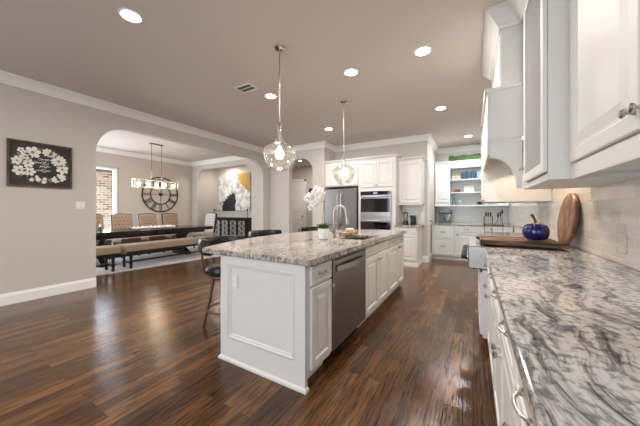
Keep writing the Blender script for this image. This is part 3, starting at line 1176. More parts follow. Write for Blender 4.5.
# knife rack on the far counter
t = thing('knife_rack', 'dark wire rack with a wooden shelf on the far right counter', 'knife rack', (.255, 4.50, .92), R(-4))
b = MB()
for x in (-.11, -.02, .11):
    for y in (-.05, .05):
        b.box(x - .003, y - .003, .001, x + .003, y + .003, .115)
b.box(-.113, -.053, .01, .113, -.047, .016)
b.build('wire_frame', mat('thin_grey_wire', (120, 104, 98), .5, .4), t)
DRW = mat('dark_red_wood', (74, 44, 36), .5)
MB().box(-.125, -.06, .115, .125, .06, .127).build('shelf', DRW, t, bevel=.002)
b = MB()
for x in (-.115, -.015):
    b.box(x - .005, -.045, .127, x + .005, .045, .245)
b.tube([(.02, 0, .128), (.075, 0, .27), (.112, 0, .128)], .004, 6)
b.build('knife_block', DRW, t)
KN = mat('knife_steel', (110, 98, 92), .4, .6)
for i, (x, dx) in enumerate([(-.092, 0), (-.064, 0), (-.036, 0), (.052, -.03), (.080, .0), (.102, .02)]):
    t2 = thing('kitchen_knife', ['black-handled knife at the far left of the knife rack', 'black-handled knife second from the left in the rack', 'black-handled knife third from the left in the rack',
                                 'black-handled knife left of the rack triangle tip', 'black-handled knife leaning at the rack triangle tip', 'black-handled knife at the right end of the rack'][i], 'knife', (.255 + x, 4.50 - x * .07, 1.048), R(-4), 'knives in the rack')
    zz = (0, 0, 0, -.01, .01, .04)[i]
    MB().box(-.002, -.011, .0, .002, .011, .11 + zz).build('blade', KN, t2)
    MB().box(-.010, -.013, .111 + zz, .010, .013, .175 + zz).build('handle', BLKP, t2, bevel=.003)
# outlet on tile
TPLATE = mat('beige_outlet_plastic', (204, 197, 188), .35)
for (y, z, lb) in ((2.3, 1.05, 'white double outlet plate low on the tile at the right edge'), (6.4, 1.22, 'small white outlet on the far tile behind the knife rack')):
    t = thing('wall_outlet', lb, 'outlet', (.788, y, z), RR)
    MB().box(-.048, -.006, -.055, .048, -.001, .055).build('cover_plate', TPLATE, t, bevel=.002)
    for x in (-.025, .025):
        MB().box(x - .013, -.008, -.03, x + .013, -.0062, .03).build('socket', TPLATE, t, bevel=.002)

# ------------------------------------------------------------------ right-hand uppers and hood
# near upper cabinet
t = thing('upper_cabinet', 'large white raised-panel upper cabinet at the right edge of the photo', 'cabinet', (.48, 1.955, 0), RR, 'white upper cabinets on the right wall')
MB().box(0, 0, 1.455, 2.45, .318, 2.90).build('body', CAB, t)
MB().box(.0, -.012, 1.425, 2.45, .006, 1.505).build('light_rail', CAB, t, bevel=.003)
BIGR = [(0, .005), (.005, 0), (.062, 0), (.068, .008), (.074, .011), (.088, .011), (.128, .003), (.132, .002)]
for i in range(3):
    x0 = .02 + i * .705
    p = MB().panel(x0 + .002, 1.512, x0 + .70, 2.86, -.0005, -.024, BIGR).build('door', CAB, t)
    kx = (x0 + .675) if i != 1 else x0 + .03
    MB().lathe([(.010, 0), (.006, -.008), (.006, -.018), (.015, -.023), (.0155, -.029), (.010, -.035), (.002, -.036)], (kx, -.0245, 1.575), 16, 'y').build('knob', NICKEL, p, smooth=True)
# glass-fronted cabinet
t = thing('display_cabinet', 'tall white glass-door cabinet between the range hood and the large upper cabinet', 'cabinet', (.373, 2.822, 0), RR)
W, D = .862, .414
b = MB()
b.box(0, .02, 1.43, .018, D, 2.9).box(W - .018, .0, 1.43, W, D, 2.9).box(.018, .02, 1.43, W - .018, D, 1.455).box(.018, .02, 2.88, W - .018, D, 2.9)
b.box(.018, D - .012, 1.455, W - .018, D, 2.88).box(0, 0, 1.43, .20, .02, 2.9)
b.box(.20, 0, 1.43, W - .018, .02, 1.47).box(.20, 0, 2.84, W - .018, .02, 2.9)
b.build('body', CAB, t)
for z in (1.92, 2.36):
    MB().box(.019, .04, z, W - .019, D - .013, z + .018).build('shelf', CAB, t)
p = MB().frame(.185, 1.475, W - .008, 2.85, -.0005, -.024, .062).build('door', CAB, t, bevel=.005)
MB().box(.248, -.014, 1.538, W - .071, -.010, 2.787).build('glass_pane', glass_mat('obscured_door_glass', (.9, .92, .9), .12, .45, .5, .12), p)
MB().lathe([(.010, 0), (.006, -.008), (.006, -.016), (.014, -.020), (.015, -.026), (.002, -.036)], (.215, -.0245, 1.58), 16, 'y').build('knob', NICKEL, p, smooth=True)
# stacks of plates and bowls inside the display cabinet are not visible; far cabinet beyond the hood
cabinet('upper_cabinet', 'deep white upper cabinet on the far side of the range hood', 'cabinet', (.13, 4.805, 0), RR, .84, .655, 1.36, 2.32,
        [('door', .01, 1.38, .42, 2.31, ('knob', .39, 1.45)), ('door', .42, 1.38, .83, 2.31, ('knob', .45, 1.45))], 'white upper cabinets on the right wall', toe=False)
# hood
t = thing('range_hood', 'white mantel range hood with a curved side bracket and a crown topped chimney', 'range hood', (0, 2.825, 0))
b = MB().box(.13, .002, 1.90, .785, .02, 2.33).box(.13, 1.11, 1.90, .785, 1.128, 2.33).box(.13, .02, 2.31, .785, 1.11, 2.33)
b.box(.112, .002, 1.75, .13, 1.128, 2.33)
b.box(.13, .02, 1.96, .785, 1.11, 1.975)
b.build('mantel', CAB, t, bevel=.003)
MB().box(.22, .05, 2.331, .785, 1.13, 2.9).build('chimney', CAB, t)
p = MB().panel(.05, 2.36, 1.03, 2.86, -.0005, -.015, DOOR_R)
p.v = [(.22 + v[1], 1.10 - v[0], v[2]) for v in p.v]
p.build('chimney_panel', CAB, t)
MB().sweep([(.785, 1.130), (.105, 1.130), (.105, .0), (.36, .0)][::-1], [(0, 2.325), (.012, 2.325), (.016, 2.338), (.012, 2.352), (0, 2.352)]).build('cornice', CAB, t)
for y0, y1 in ((.000, .045),):
    arc = [(.13, 1.725)]
    for i in range(13):
        a = PI / 2 * i / 12
        arc.append((.13 + .20 * math.sin(a), 1.455 + .27 * math.cos(a)))
    pts = arc[1:] + [(.332, 1.445), (.366, 1.445), (.366, 1.899), (.131, 1.899)]
    c = MB().prism(pts, 'xz', y0, y1).build('bracket', CAB, t, bevel=.003)
    if y0 == 0:
        m2 = MB().box(.13, -.010, 1.885, .366, -.0003, 1.905).box(.352, -.010, 1.45, .366, -.0003, 1.885)
        m2.box(.16, -.006, 1.848, .335, -.0003, 1.856)
        m2.build('bracket_moulding', CAB, c, bevel=.003)
HL = mat('hood_liner', (150, 140, 130), .35, .8)
MB().box(.15, .10, 1.94, .60, 1.05, 1.955).build('liner', HL, t)
for y in (.30, .82):
    MB().lathe([(.035, 0), (.035, -.006)], (.40, y, 1.94), 18).build('lamp', LENS, t)
crown('trim_6', [(.787, 3.957), (.22, 3.957), (.22, 2.875), (.373, 2.875), (.373, 1.958), (.48, 1.958), (.48, -.5)][::-1], prof=[(o * 1.3, h * 1.2) for o, h in CR], m=CAB)

# ------------------------------------------------------------------ refrigerator wall
FY = 6.10
# fridge
FRS = mat('fridge_stainless_steel', (138, 132, 128), .33, 1)
t = thing('refrigerator', 'stainless french-door refrigerator behind the island', 'refrigerator', (-3.385, 6.07, 0))
W = .90
MB().box(0, .04, .02, W, .58, 1.80).build('body', DSTEEL, t)
for s_, (a, b_) in enumerate(((.004, W / 2 - .003), (W / 2 + .003, W - .004))):
    p = MB().box(a, -.03, .72, b_, .038, 1.80).build('door', FRS, t, bevel=.010)
    hx = W / 2 - .045 if s_ == 0 else W / 2 + .045
    MB().tube([(hx, -.03, .85), (hx, -.085, .90), (hx, -.095, 1.1), (hx, -.095, 1.45), (hx, -.085, 1.64), (hx, -.03, 1.69)], .013, 10).build('handle', NICKEL, p, smooth=True)
p = MB().box(.004, -.03, .05, W - .004, .038, .71).build('freezer_drawer', STEEL, t, bevel=.010)
MB().tube([(.08, -.03, .63), (.10, -.09, .63), (W - .10, -.09, .63), (W - .08, -.03, .63)], .013, 10).build('handle', NICKEL, p, smooth=True)
for x in (.06, W - .06):
    MB().box(x - .03, .08, 0, x + .03, .5, .019).build('foot', BLKP, t)
# surround panels
t = cabinet('fridge_cabinet', 'white double-door cabinet above the refrigerator', 'cabinet', (-3.398, FY, 0), 0, .946, .578, 1.86, 2.46,
            [('door', .03, 1.88, .48, 2.44, ('knob', .45, 1.93)), ('door', .48, 1.88, .93, 2.44, ('knob', .51, 1.93))], toe=False)
MB().box(.93, .03, 0, .946, .575, 1.858).build('side_panel', CAB, t)
# oven tower
t = cabinet('oven_tower', 'tall white cabinet holding the double ovens, doors above', 'cabinet', (-2.450, FY, 0), 0, .905, .578, 0, 2.46,
            [('door', .06, 1.80, .4525, 2.42, ('knob', .42, 1.85)), ('door', .4525, 1.80, .845, 2.42, ('knob', .485, 1.85)), ('drawer', .06, .13, .845, .42, ('pull', .45, .28, .14))])
t = thing('double_oven', 'stainless double wall oven with black glass doors in the tall cabinet', 'oven', (-2.43, FY, 0))
W = .76
x0 = .035
MB().box(x0, -.02, .46, x0 + W, -.001, 1.71).build('trim_frame', STEEL, t)
MB().box(x0 + .008, -.032, 1.615, x0 + W - .008, -.0205, 1.702).build('control_panel', BLACKG, t)
MB().box(x0 + .33, -.0335, 1.64, x0 + .43, -.0325, 1.68).build('display', mat('blue_display', (60, 90, 130), .3, emit=(.25, .5, .9), estr=.8), t)
for (a, b_, hz) in ((1.085, 1.605, 1.57), (.475, 1.045, 1.00)):
    p = MB().box(x0 + .004, -.045, a, x0 + W - .004, -.021, b_).build('oven_door', STEEL, t, bevel=.004)
    MB().box(x0 + .02, -.049, a + .12, x0 + W - .02, -.0455, b_ - .075).build('door_glass', BLACKG, p)
    MB().tube([(x0 + .03, -.046, hz), (x0 + .035, -.085, hz), (x0 + W - .035, -.085, hz), (x0 + W - .03, -.046, hz)], .014, 10).build('handle', STEEL, p, smooth=True)
# crown over the tall cabinets
CC = [(0, 0), (.006, 0), (.010, .02), (.035, .045), (.05, .06), (.05, .08), (0, .08)]
t_ = MB().sweep([(-3.398, 6.099), (-1.544, 6.099), (-1.544, 6.66)][::-1], [(o, 2.462 + z) for o, z in CC])
tag(t_.build('cabinet_cornice', CAB), 'white cornice along the top of the refrigerator and oven cabinets', 'cornice')
# small upper, right of the ovens
t = cabinet('upper_cabinet', 'white single-door upper cabinet right of the ovens', 'cabinet', (-1.542, 6.33, 0), 0, .542, .35, 1.395, 2.40,
            [('door', .02, 1.41, .525, 2.38, ('knob', .05, 1.46))], toe=False)
MB().sweep([(.0, -.001), (.543, -.001), (.543, .35)][::-1], [(o, 2.40 + z) for o, z in CC]).build('cornice', CAB, t)
MB().box(0.0, -.008, 1.375, .542, .006, 1.41).build('light_rail', CAB, t)
# coffee base
t = cabinet('base_cabinet', 'white base cabinet under the small coffee counter by the ovens', 'cabinet', (-1.542, 6.02, 0), 0, .49, .655, 0, .874,
            [('drawer', .02, .72, .47, .86, ('pull', .245, .79, .10)), ('door', .02, .13, .47, .71, ('knob', .05, .66))], toe=False)
MB().sweep([(0, 0), (.49, 0), (.49, .655)][::-1], [(0, 0), (.012, 0), (.012, .05), (.005, .08), (0, .08)]).build('plinth', CAB, t)
counter('coffee_countertop', 'small granite counter right of the ovens', [(-1.542, 5.985), (-1.02, 5.985), (-1.02, 6.667), (-1.542, 6.667)], .875, .913, GRANI)
# coffee things
t = thing('blender', 'glass-jar blender on the coffee counter right of the ovens', 'blender', (-1.36, 6.28, .914))
MB().lathe([(.075, .001), (.07, .03), (.055, .09), (.045, .10)], (0, 0, 0), 20).build('motor_base', BLKP, t, smooth=True)
MB().lathe([(.045, .101), (.06, .15), (.07, .26)], (0, 0, 0), 20, cap=False).build('jar', glass_mat('jar_glass', (.8, .82, .82), .25), t, smooth=True)
MB().lathe([(.072, .261), (.072, .28), (.03, .29)], (0, 0, 0), 20).build('lid', BLKP, t, smooth=True)
t = thing('coffee_maker', 'black coffee maker beside the blender', 'coffee maker', (-1.19, 6.27, .914))
MB().box(-.06, -.09, .001, .06, .10, .03).build('base', BLKP, t, bevel=.006)
MB().box(-.06, .02, .031, .06, .10, .20).build('tower', BLKP, t, bevel=.006)
MB().box(-.06, -.08, .17, .06, .019, .22).build('brew_head', BLKP, t, bevel=.006)
MB().lathe([(.035, .031), (.045, .06), (.04, .12), (.03, .14)], (0, -.04, 0), 18).build('carafe', BLACKG, t, smooth=True)
t = thing('wall_outlet', 'small white outlet plate on the tile behind the coffee maker', 'outlet', (-1.08, 6.668, 1.12))
MB().box(-.035, -.006, -.058, .035, -.001, .058).build('cover_plate', PLASTIC, t, bevel=.002)

# ------------------------------------------------------------------ pantry nook
PY = 7.32
cabinet('pantry_base_cabinet', 'white two-drawer base cabinet at the left of the far nook', 'cabinet', (-.925, PY, 0), 0, .53, 1.1, 0, .868,
        [('drawer', .02, .52, .51, .86, ('pull', .265, .70, .09)), ('drawer', .02, .13, .51, .51, ('pull', .265, .34, .09))], m=CABW)
cabinet('pantry_base_cabinet', 'white base cabinet in the far nook, shallow drawer over doors', 'cabinet', (-.393, PY, 0), 0, .70, 1.1, 0, .868,
        [('drawer', .02, .71, .50, .86, ('pull', .26, .79, .09)), ('door', .02, .13, .50, .70, ('knob', .06, .65))], m=CABW)
cabinet('pantry_base_cabinet', 'white base cabinet at the right end of the far nook, behind the rangetop', 'cabinet', (.309, PY, 0), 0, .475, 1.1, 0, .868,
        [('door', .02, .13, .46, .86, ('knob', .06, .8))], m=CABW)
counter('pantry_countertop', 'granite counter across the far nook', [(-.93, PY - .03), (.785, PY - .03), (.785, 8.438), (-.93, 8.438)], .869, .90, GRANI, .006)
# upper with door at left and open shelves
t = thing('pantry_shelf_cabinet', 'white upper cabinet in the far nook with a door and open shelves', 'cabinet', (-.925, 8.0, 0))
W = 1.70
b = MB()
b.box(0, 0, 1.36, .38, .438, 2.5)
b.box(.38, .42, 1.36, W, .438, 2.5).box(.38, 0, 2.40, W, .42, 2.5).box(W - .02, 0, 1.39, W, .42, 2.4)
b.box(1.20, 0, 1.39, 1.25, .42, 2.4)
b.build('body', CABW, t)
MB().panel(.02, 1.46, .375, 2.38, -.0005, -.021, DOOR_R).build('door', CABW, t)
for z in (1.71, 2.06):
    MB().box(.381, 0, z, 1.199, .419, z + .025).build('shelf', CABW, t)
MB().box(-.0, -.03, 1.355, W, .419, 1.392).build('bottom_shelf', CABW, t)
MB().sweep([(0, 0), (W, 0)][::-1], [(o, 2.501 + z) for o, z in CC]).build('cornice', CABW, t)


def X8(px):
    return -.3 + (px - 460) * .0243


# greenery on top
b = MB()
rnd = random.Random(5)
for i in range(1100):
    x = rnd.uniform(-.58, .45)
    y = rnd.uniform(8.03, 8.2)
    z = rnd.uniform(2.585, 2.75)
    a, c = rnd.uniform(0, PI), rnd.uniform(-.8, .8)
    l = .022
    dx, dy, dz = math.cos(a) * l, math.sin(a) * l, c * l
    ox, oy, oz = -dy * .5, dx * .5, l * .4
    b.add([(x - dx, y - dy, z - dz), (x + ox, y + oy, z + oz), (x + dx, y + dy, z + dz), (x - ox, y - oy, z - oz)], [(0, 1, 2, 3)])
b.box(-.58, 8.05, 2.583, .45, 8.18, 2.71)
tag(b.build('boxwood_garland', BOX), 'long green boxwood hedge on top of the far nook cabinet', 'artificial plant', kind='stuff')
# books
blues = [(44, 60, 88), (56, 74, 104), (40, 52, 78), (66, 84, 114), (46, 62, 90), (60, 78, 108), (42, 56, 84), (140, 168, 190), (160, 184, 198)]
bm = [mat('book_cover_%d' % i, c, .6) for i, c in enumerate(blues)]
bwords = ['first blue book at the left of the top shelf row', 'second blue book from the left on the top shelf', 'third blue book on the top shelf', 'fourth blue book on the top shelf',
          'fifth blue book, middle of the top shelf row', 'sixth blue book on the top shelf', 'seventh blue book, last dark one of the row', 'pale blue book right of the dark blue row', 'palest book at the right end of the top shelf row']
PAGE = mat('book_pages', (226, 220, 204), .9)
for i in range(9):
    x = X8(461) + i * .052
    h = .19 + .015 * ((i * 7) % 3) - (.03 if i > 6 else 0)
    t2 = thing('book', bwords[i], 'book', (x, 8.06, 2.0855), 0, 'books on the top nook shelf')
    MB().box(0, 0, 0, .004, .15, h).box(.046, 0, 0, .050, .15, h).box(.004, 0, 0, .046, .004, h).build('cover', bm[i], t2)
    MB().box(.0045, .005, .003, .0455, .146, h - .004).build('pages', PAGE, t2)
for i, (px, c, lb) in enumerate([(453.2, (206, 192, 168), 'cream jar at the left end of the top nook shelf'), (456.2, (188, 178, 140), 'yellowish jar in the middle of three on the top nook shelf'), (458.8, (210, 200, 180), 'pale jar next to the books on the top nook shelf')]):
    t2 = thing('spice_jar', lb, 'jar', (X8(px), 8.10, 2.0855), 0, 'small jars on the top nook shelf')
    MB().lathe([(.024, 0), (.028, .004), (.028, .10), (.022, .11)], (0, 0, 0), 16).build('jar_body', mat('jar_%d' % i, c, .35), t2, smooth=True)
    MB().lathe([(.025, .1105), (.025, .13), (.01, .135)], (0, 0, 0), 16).build('lid', GOLD, t2, smooth=True)
t2 = thing('small_box', 'reddish brown little chest on the middle nook shelf', 'box', (X8(457), 8.08, 1.7355))
MB().box(-.07, 0, 0, .07, .10, .06).build('box_base', mat('red_brown_wood', (120, 62, 48), .5), t2, bevel=.004)
MB().box(-.072, -.002, .061, .072, .102, .095).build('lid', mat('brown_lid', (140, 86, 66), .5), t2, bevel=.01)
t2 = thing('framed_sign', 'white framed sign standing on the middle nook shelf', 'sign', (X8(468.5), 8.14, 1.7355))
MB().frame(-.125, .001, .125, .19, .018, 0, .014).build('frame', mat('grey_frame', (176, 180, 178), .5), t2)
MB().box(-.111, .004, .015, .111, .012, .176).build('sign_face', WHITE, t2)
b = MB()
for k in range(9):
    b.box(-.085 + k * .019, .0025, .085 - (k % 2) * .004, -.073 + k * .019, .0038, .105 + (k % 3) * .006)
b.build('lettering', mat('grey_ink', (130, 134, 136), .7), t2)
t2 = tag(MB().lathe([(.03, 0), (.045, .01), (.05, .06), (.03, .11), (.012, .14), (.012, .20), (.016, .205)], (0, 0, 0), 20).build('glass_bottle', mat('teal_glass', (96, 138, 140), .1), smooth=True), 'slim teal bottle at the left of the bottom nook shelf', 'bottle')
t2.location = (X8(454), 8.12, 1.3925)
t2 = tag(MB().lathe([(.03, 0), (.06, .02), (.07, .07), (.045, .12), (.04, .13)], (0, 0, 0), 20).build('vase', mat('aqua_ceramic', (140, 172, 172), .3), smooth=True), 'rounded aqua vase beside the teal bottle', 'vase')
t2.location = (X8(459.5), 8.08, 1.3925)
t2 = thing('decorative_bowl', 'dark red bowl on its tray at the right of the bottom nook shelf', 'bowl', (X8(478.5), 8.12, 1.3925))
MB().lathe([(.02, .012), (.05, .03), (.07, .08), (.066, .08), (.045, .036), (.002, .02)], (0, 0, 0), 22).build('bowl', mat('dark_red_glaze', (88, 44, 48), .25), t2, smooth=True)
MB().lathe([(.09, .0), (.095, .010), (.002, .011)], (0, 0, 0), 22).build('tray', BLKP, t2, smooth=True)
# stand mixer
MX = mat('blue_grey_enamel', (92, 112, 120), .25)
t = thing('stand_mixer', 'blue-grey stand mixer on the far nook counter', 'mixer', (-.66, 8.05, .90), R(10))
MB().box(-.16, -.09, .001, .14, .09, .035).build('base', MX, t, bevel=.015)
MB().box(-.15, -.05, .036, -.08, .05, .24).build('column', MX, t, bevel=.02)
MB().lathe([(.03, -.17), (.058, -.15), (.065, -.05), (.065, .08), (.05, .15), (.02, .165)], (0, 0, .295), 20, 'x').build('motor_head', MX, t, smooth=True)
MB().lathe([(.03, .036), (.06, .05), (.09, .11), (.10, .17), (.096, .17), (.085, .11), (.05, .056), (.002, .05)], (.05, 0, 0), 24).build('mixing_bowl', CHROME, t, smooth=True)
MB().lathe([(.028, .16), (.028, .235)], (.09, 0, 0), 12).build('attachment_hub', CHROME, t, smooth=True)

# ------------------------------------------------------------------ left wall
t = thing('floral_sign', 'framed charcoal sign with painted white flowers and script on the left wall', 'wall sign', (-5.32, 1.225, 1.89), PI / 2)
# local x -> +Y, local -y -> +X
MB().frame(-.325, -.315, .325, .315, -.001, -.028, .022).build('frame', SIGNF, t)
bd = MB().box(-.302, -.014, -.292, .302, -.002, .292).build('board', SIGNB, t)


def disc_fl(b, x, z, r, n, y, inner=.45, ph=0):
    for k in range(n):
        a = 2 * PI * k / n + ph
        vs = [(x, y, z)]
        for i in range(7):
            q = -1 + i / 3
            rr = r * (1 - .28 * q * q)
            aa = a + q * PI / n * .92
            vs.append((x + math.cos(aa) * rr, y, z + math.sin(aa) * rr))
        vs.append((x, y, z))
        o_ = len(vs)
        vs2 = [(v[0], v[1] + .0008, v[2]) for v in vs]
        b.add(vs[:8], [tuple(range(8))])


fb = MB()
lb_ = MB()
rnd = random.Random(8)
F = [(-.09, .17, .085, 6), (-.20, .185, .038, 5), (-.16, .10, .060, 6), (-.235, .035, .060, 6), (-.135, .015, .065, 6), (-.215, -.095, .070, 6), (-.12, -.10, .062, 6),
     (.06, .19, .06, 8), (.115, .165, .05, 8), (.175, .085, .088, 12), (.215, -.03, .072, 6), (.20, -.155, .06, 7), (.145, -.19, .05, 7), (-.10, -.215, .026, 6), (-.035, -.205, .03, 6), (.02, -.235, .028, 6), (.03, -.19, .024, 6), (-.05, -.165, .02, 5)]
for x, z, r, n in F:
    disc_fl(fb, x, z, r, n, -.0155, ph=rnd.uniform(0, 1))
for k in range(84):
    a = 2 * PI * k / 84 + rnd.uniform(-.1, .1)
    cx, cz = .235 * math.cos(a), .19 * math.sin(a)
    u = a + rnd.uniform(-1.2, 1.2)
    l, w_ = .038, .011
    cx += .03 * math.cos(u)
    cz += .03 * math.sin(u)
    lb_.add([(cx - l * math.cos(u), -.0148, cz - l * math.sin(u)), (cx - w_ * math.sin(u), -.0148, cz + w_ * math.cos(u)), (cx + l * math.cos(u), -.0148, cz + l * math.sin(u)), (cx + w_ * math.sin(u), -.0148, cz - w_ * math.cos(u))], [(0, 1, 2, 3)])
fb.build('painted_flowers', CREAM, bd)
lb_.build('painted_leaves', SAGE, bd)
cb_ = MB()
for x, z, r, n in F[:7] + F[9:11]:
    cb_.lathe([(r * .22, 0), (r * .22, -.0004)], (x, -.0157, z), 10, 'y')
cb_.build('flower_centres', mat('tan_paint', (150, 130, 92), .7), bd)
sb_ = MB()
for row, (z0, x0, x1, amp) in enumerate([(.085, -.035, .075, .014), (.035, -.085, .06, .024), (-.015, -.02, .075, .022), (-.075, -.055, .09, .026)]):
    pts = []
    nn = 60
    for i in range(nn + 1):
        q = i / nn
        pts.append((x0 + (x1 - x0) * q + .012 * math.sin(q * 40 + row), -.0158, z0 + amp * math.sin(q * 31 + row * 1.3) * (.6 + .4 * math.sin(q * 9 + row))))
    sb_.tube(pts, .0022, 4)
sb_.build('script_lettering', CREAM, bd)

t = thing('light_switch', 'white double light switch plate on the left wall right of the floral sign', 'light switch', (-5.32, 1.655, 1.33), PI / 2)
MB().box(-.058, -.006, -.058, .058, -.001, .058).build('cover_plate', PLASTIC, t, bevel=.002)
for x in (-.024, .024):
    MB().box(x - .016, -.010, -.032, x + .016, -.0062, .032).build('rocker', TRIM, t, bevel=.002)

# ------------------------------------------------------------------ ceiling fixtures
CANS = [(-2.73, 1.21, 'recessed ceiling light at the top left of the photo', ZC), (-.49, 3.14, 'recessed ceiling light nearest the range hood crown', ZC), (-1.37, 3.15, 'recessed ceiling light between the two pendants', ZC),
        (-2.75, 3.17, 'recessed ceiling light beside the near pendant rod and the vent', ZC), (-2.76, 5.11, 'recessed ceiling light left of the far pendant', ZC), (-.49, 5.06, 'recessed ceiling light above the far aisle', ZC),
        (-.10, 7.30, 'recessed ceiling light in the far nook', ZC), (-5.45, 7.85, 'recessed ceiling light seen through the narrow hall arch', ZC), (-8.0, 6.62, 'small recessed light above the abstract painting', 2.9),
        (-4.4, 7.5, 'added unseen recessed ceiling light deeper in the hall behind the narrow arch', ZC), (-2.75, -1.4, 'added recessed ceiling light behind the viewer on the left, out of frame', ZC), (-.7, -1.6, 'added recessed ceiling light behind the viewer on the right, out of frame', ZC), (-6.6, 1.6, 'recessed ceiling light at the near end of the dining room', ZC)]  # second hall can and both behind the viewer are added as extra light
for i, (x, y, lb, z) in enumerate(CANS):
    t = thing('recessed_light', lb, 'ceiling light', (x, y, z), 0, 'recessed ceiling lights')
    MB().lathe([(.078, -.001), (.100, -.001), (.100, -.004), (.092, -.008), (.078, -.006)], (0, 0, 0), 36, cap=False).build('trim_ring', TRIM, t, smooth=True)
    MB().lathe([(.080, -.001), (.080, -.004)], (0, 0, 0), 32).build('lens', LENS, t)
    ld = bpy.data.lights.new('lamp', 'AREA')
    ld.shape = 'DISK'
    ld.size = .13
    ld.energy = CAN_W * {8: .55, 6: 1.35, 7: .8, 9: .6, 12: .45}.get(i, 1.0)
    ld.color = WARM if i != 6 else (.93, .97, 1.0)
    lo = bpy.data.objects.new('lamp', ld)
    C.objects.link(lo)
    lo.parent = t
    lo.location = (0, 0, -.012)


def vent(name, label, x, y, w, d, rz=0):
    t = thing(name, label, 'ceiling vent', (x, y, ZC), rz)
    b = MB()
    b.box(-w / 2, -d / 2, -.008, w / 2, -d / 2 + .025, -.001).box(-w / 2, d / 2 - .025, -.008, w / 2, d / 2, -.001)
    b.box(-w / 2, -d / 2 + .025, -.008, -w / 2 + .025, d / 2 - .025, -.001).box(w / 2 - .025, -d / 2 + .025, -.008, w / 2, d / 2 - .025, -.001)
    b.box(-.006, -d / 2 + .025, -.007, .006, d / 2 - .025, -.001)
    b.build('frame', TRIM, t)
    MB().box(-w / 2 + .026, -d / 2 + .026, -.002, w / 2 - .026, d / 2 - .026, -.001).build('duct_shade', mat('vent_shadow', (140, 130, 122), .8), t)  # flat sheet coloured as the shade behind the louvres
    s = MB()
    k = int((d - .06) / .016)
    for i in range(k):
        yy = -d / 2 + .032 + i * .016
        s.add([(-w / 2 + .026, yy, -.007), (-.007, yy, -.007), (-.007, yy + .007, -.003), (-w / 2 + .026, yy + .007, -.003)], [(0, 1, 2, 3)])
        s.add([(.007, yy, -.007), (w / 2 - .026, yy, -.007), (w / 2 - .026, yy + .007, -.003), (.007, yy + .007, -.003)], [(0, 1, 2, 3)])
    s.build('louvre', TRIM, t)
    return t


vent('ceiling_vent', 'white louvred ceiling vent left of the near pendant', -2.88, 2.78, .20, .30, R(90))
vent('ceiling_vent', 'small white ceiling vent in the dining room seen through the arch', -7.4, 5.35, .16, .30, R(90))

# pendants


def make_pendant(label, loc):
    t = thing('pendant_light', label, 'pendant light', loc, 0, 'glass pendant lights over the island')
    MB().lathe([(.002, -.001), (.065, -.001), (.065, -.012), (.045, -.028), (.008, -.034)], (0, 0, 0), 28).build('canopy', CHROME, t, smooth=True)
    MB().lathe([(.0065, -.034), (.0065, -.83)], (0, 0, 0), 10).build('rod', NICKEL, t, smooth=True)
    MB().lathe([(.010, -.83), (.024, -.832), (.024, -.842), (.008, -.846), (.008, -1.03), (.018, -1.04), (.018, -1.085), (.012, -1.09)], (0, 0, 0), 18).build('socket', CHROME, t, smooth=True)
    prof = [(.022, -.840), (.029, -.880), (.029, -.920), (.022, -.960), (.030, -1.00), (.050, -1.035), (.095, -1.068), (.150, -1.098), (.176, -1.130), (.182, -1.165), (.176, -1.210), (.158, -1.262), (.128, -1.310), (.092, -1.345)]
    prof = catmull(prof, 4)
    MB().lathe(prof, (0, 0, 0), 40, cap=False).build('glass_shade', PGLASS, t, smooth=True)
    rim = [(.092 * math.cos(2 * PI * k / 36), .092 * math.sin(2 * PI * k / 36), -1.345) for k in range(36)]
    MB().tube(rim, .0035, 6, closed=True).build('shade_rim', PGLASS, t, smooth=True)
    bp_ = [(.012, -1.091), (.018, -1.11), (.036, -1.14), (.046, -1.17), (.044, -1.20), (.028, -1.225), (.001, -1.233)]
    MB().lathe(catmull(bp_, 3), (0, 0, 0), 20).build('bulb', BULB, t, smooth=True)
    ld = bpy.data.lights.new('pendant_lamp', 'POINT')
    ld.energy = 8
    ld.color = (1, .85, .68)
    ld.shadow_soft_size = .035
    lo = bpy.data.objects.new('pendant_lamp', ld)
    C.objects.link(lo)
    lo.parent = t
    lo.location = (0, 0, -1.17)
    return t


p0 = make_pendant('clear glass bell pendant on a long rod over the near half of the island', (-1.85, 2.28, ZC))
dup(p0, (-1.85, 3.95, ZC), 0, 'clear glass bell pendant over the far half of the island, near the refrigerator')

# ------------------------------------------------------------------ dining room
tag(MB().build('x', RUG) if False else (lambda o: o)(MB().box(-1.32, -2.25, .001, 1.55, 2.25, .010).build('area_rug', RUG, bevel=.003)), 'large cream patterned rug under the dining table', 'rug')
rug = bpy.data.objects['area_rug']
rug.location = (-7.62, 3.45, 0)
rug.rotation_euler = (0, 0, R(-6))
RUGZ = .0115
# table
TX, TY = -7.25, 3.55
t = thing('dining_table', 'long espresso-dark trestle dining table seen through the big arch', 'dining table', (TX, TY, RUGZ))
MB().box(-.52, -1.60, .675, .52, 1.62, .765).build('tabletop', TABLE, t, bevel=.01)
MB().box(-.42, -1.40, .61, .42, 1.40, .674).build('apron', TABLE, t)
for y in (-1.0, .95):
    b = MB().box(-.34, y - .07, .0, .34, y + .07, .09)
    b.prism([(-.30, .09), (-.14, .20), (-.09, .32), (-.09, .42), (-.20, .53), (-.30, .609), (.30, .609), (.20, .53), (.09, .42), (.09, .32), (.14, .20), (.30, .09)], 'xz', y - .055, y + .055)
    b.build('trestle', TABLE, t, bevel=.008)
MB().box(-.04, -.93, .12, .04, .88, .22).build('stretcher', TABLE, t)
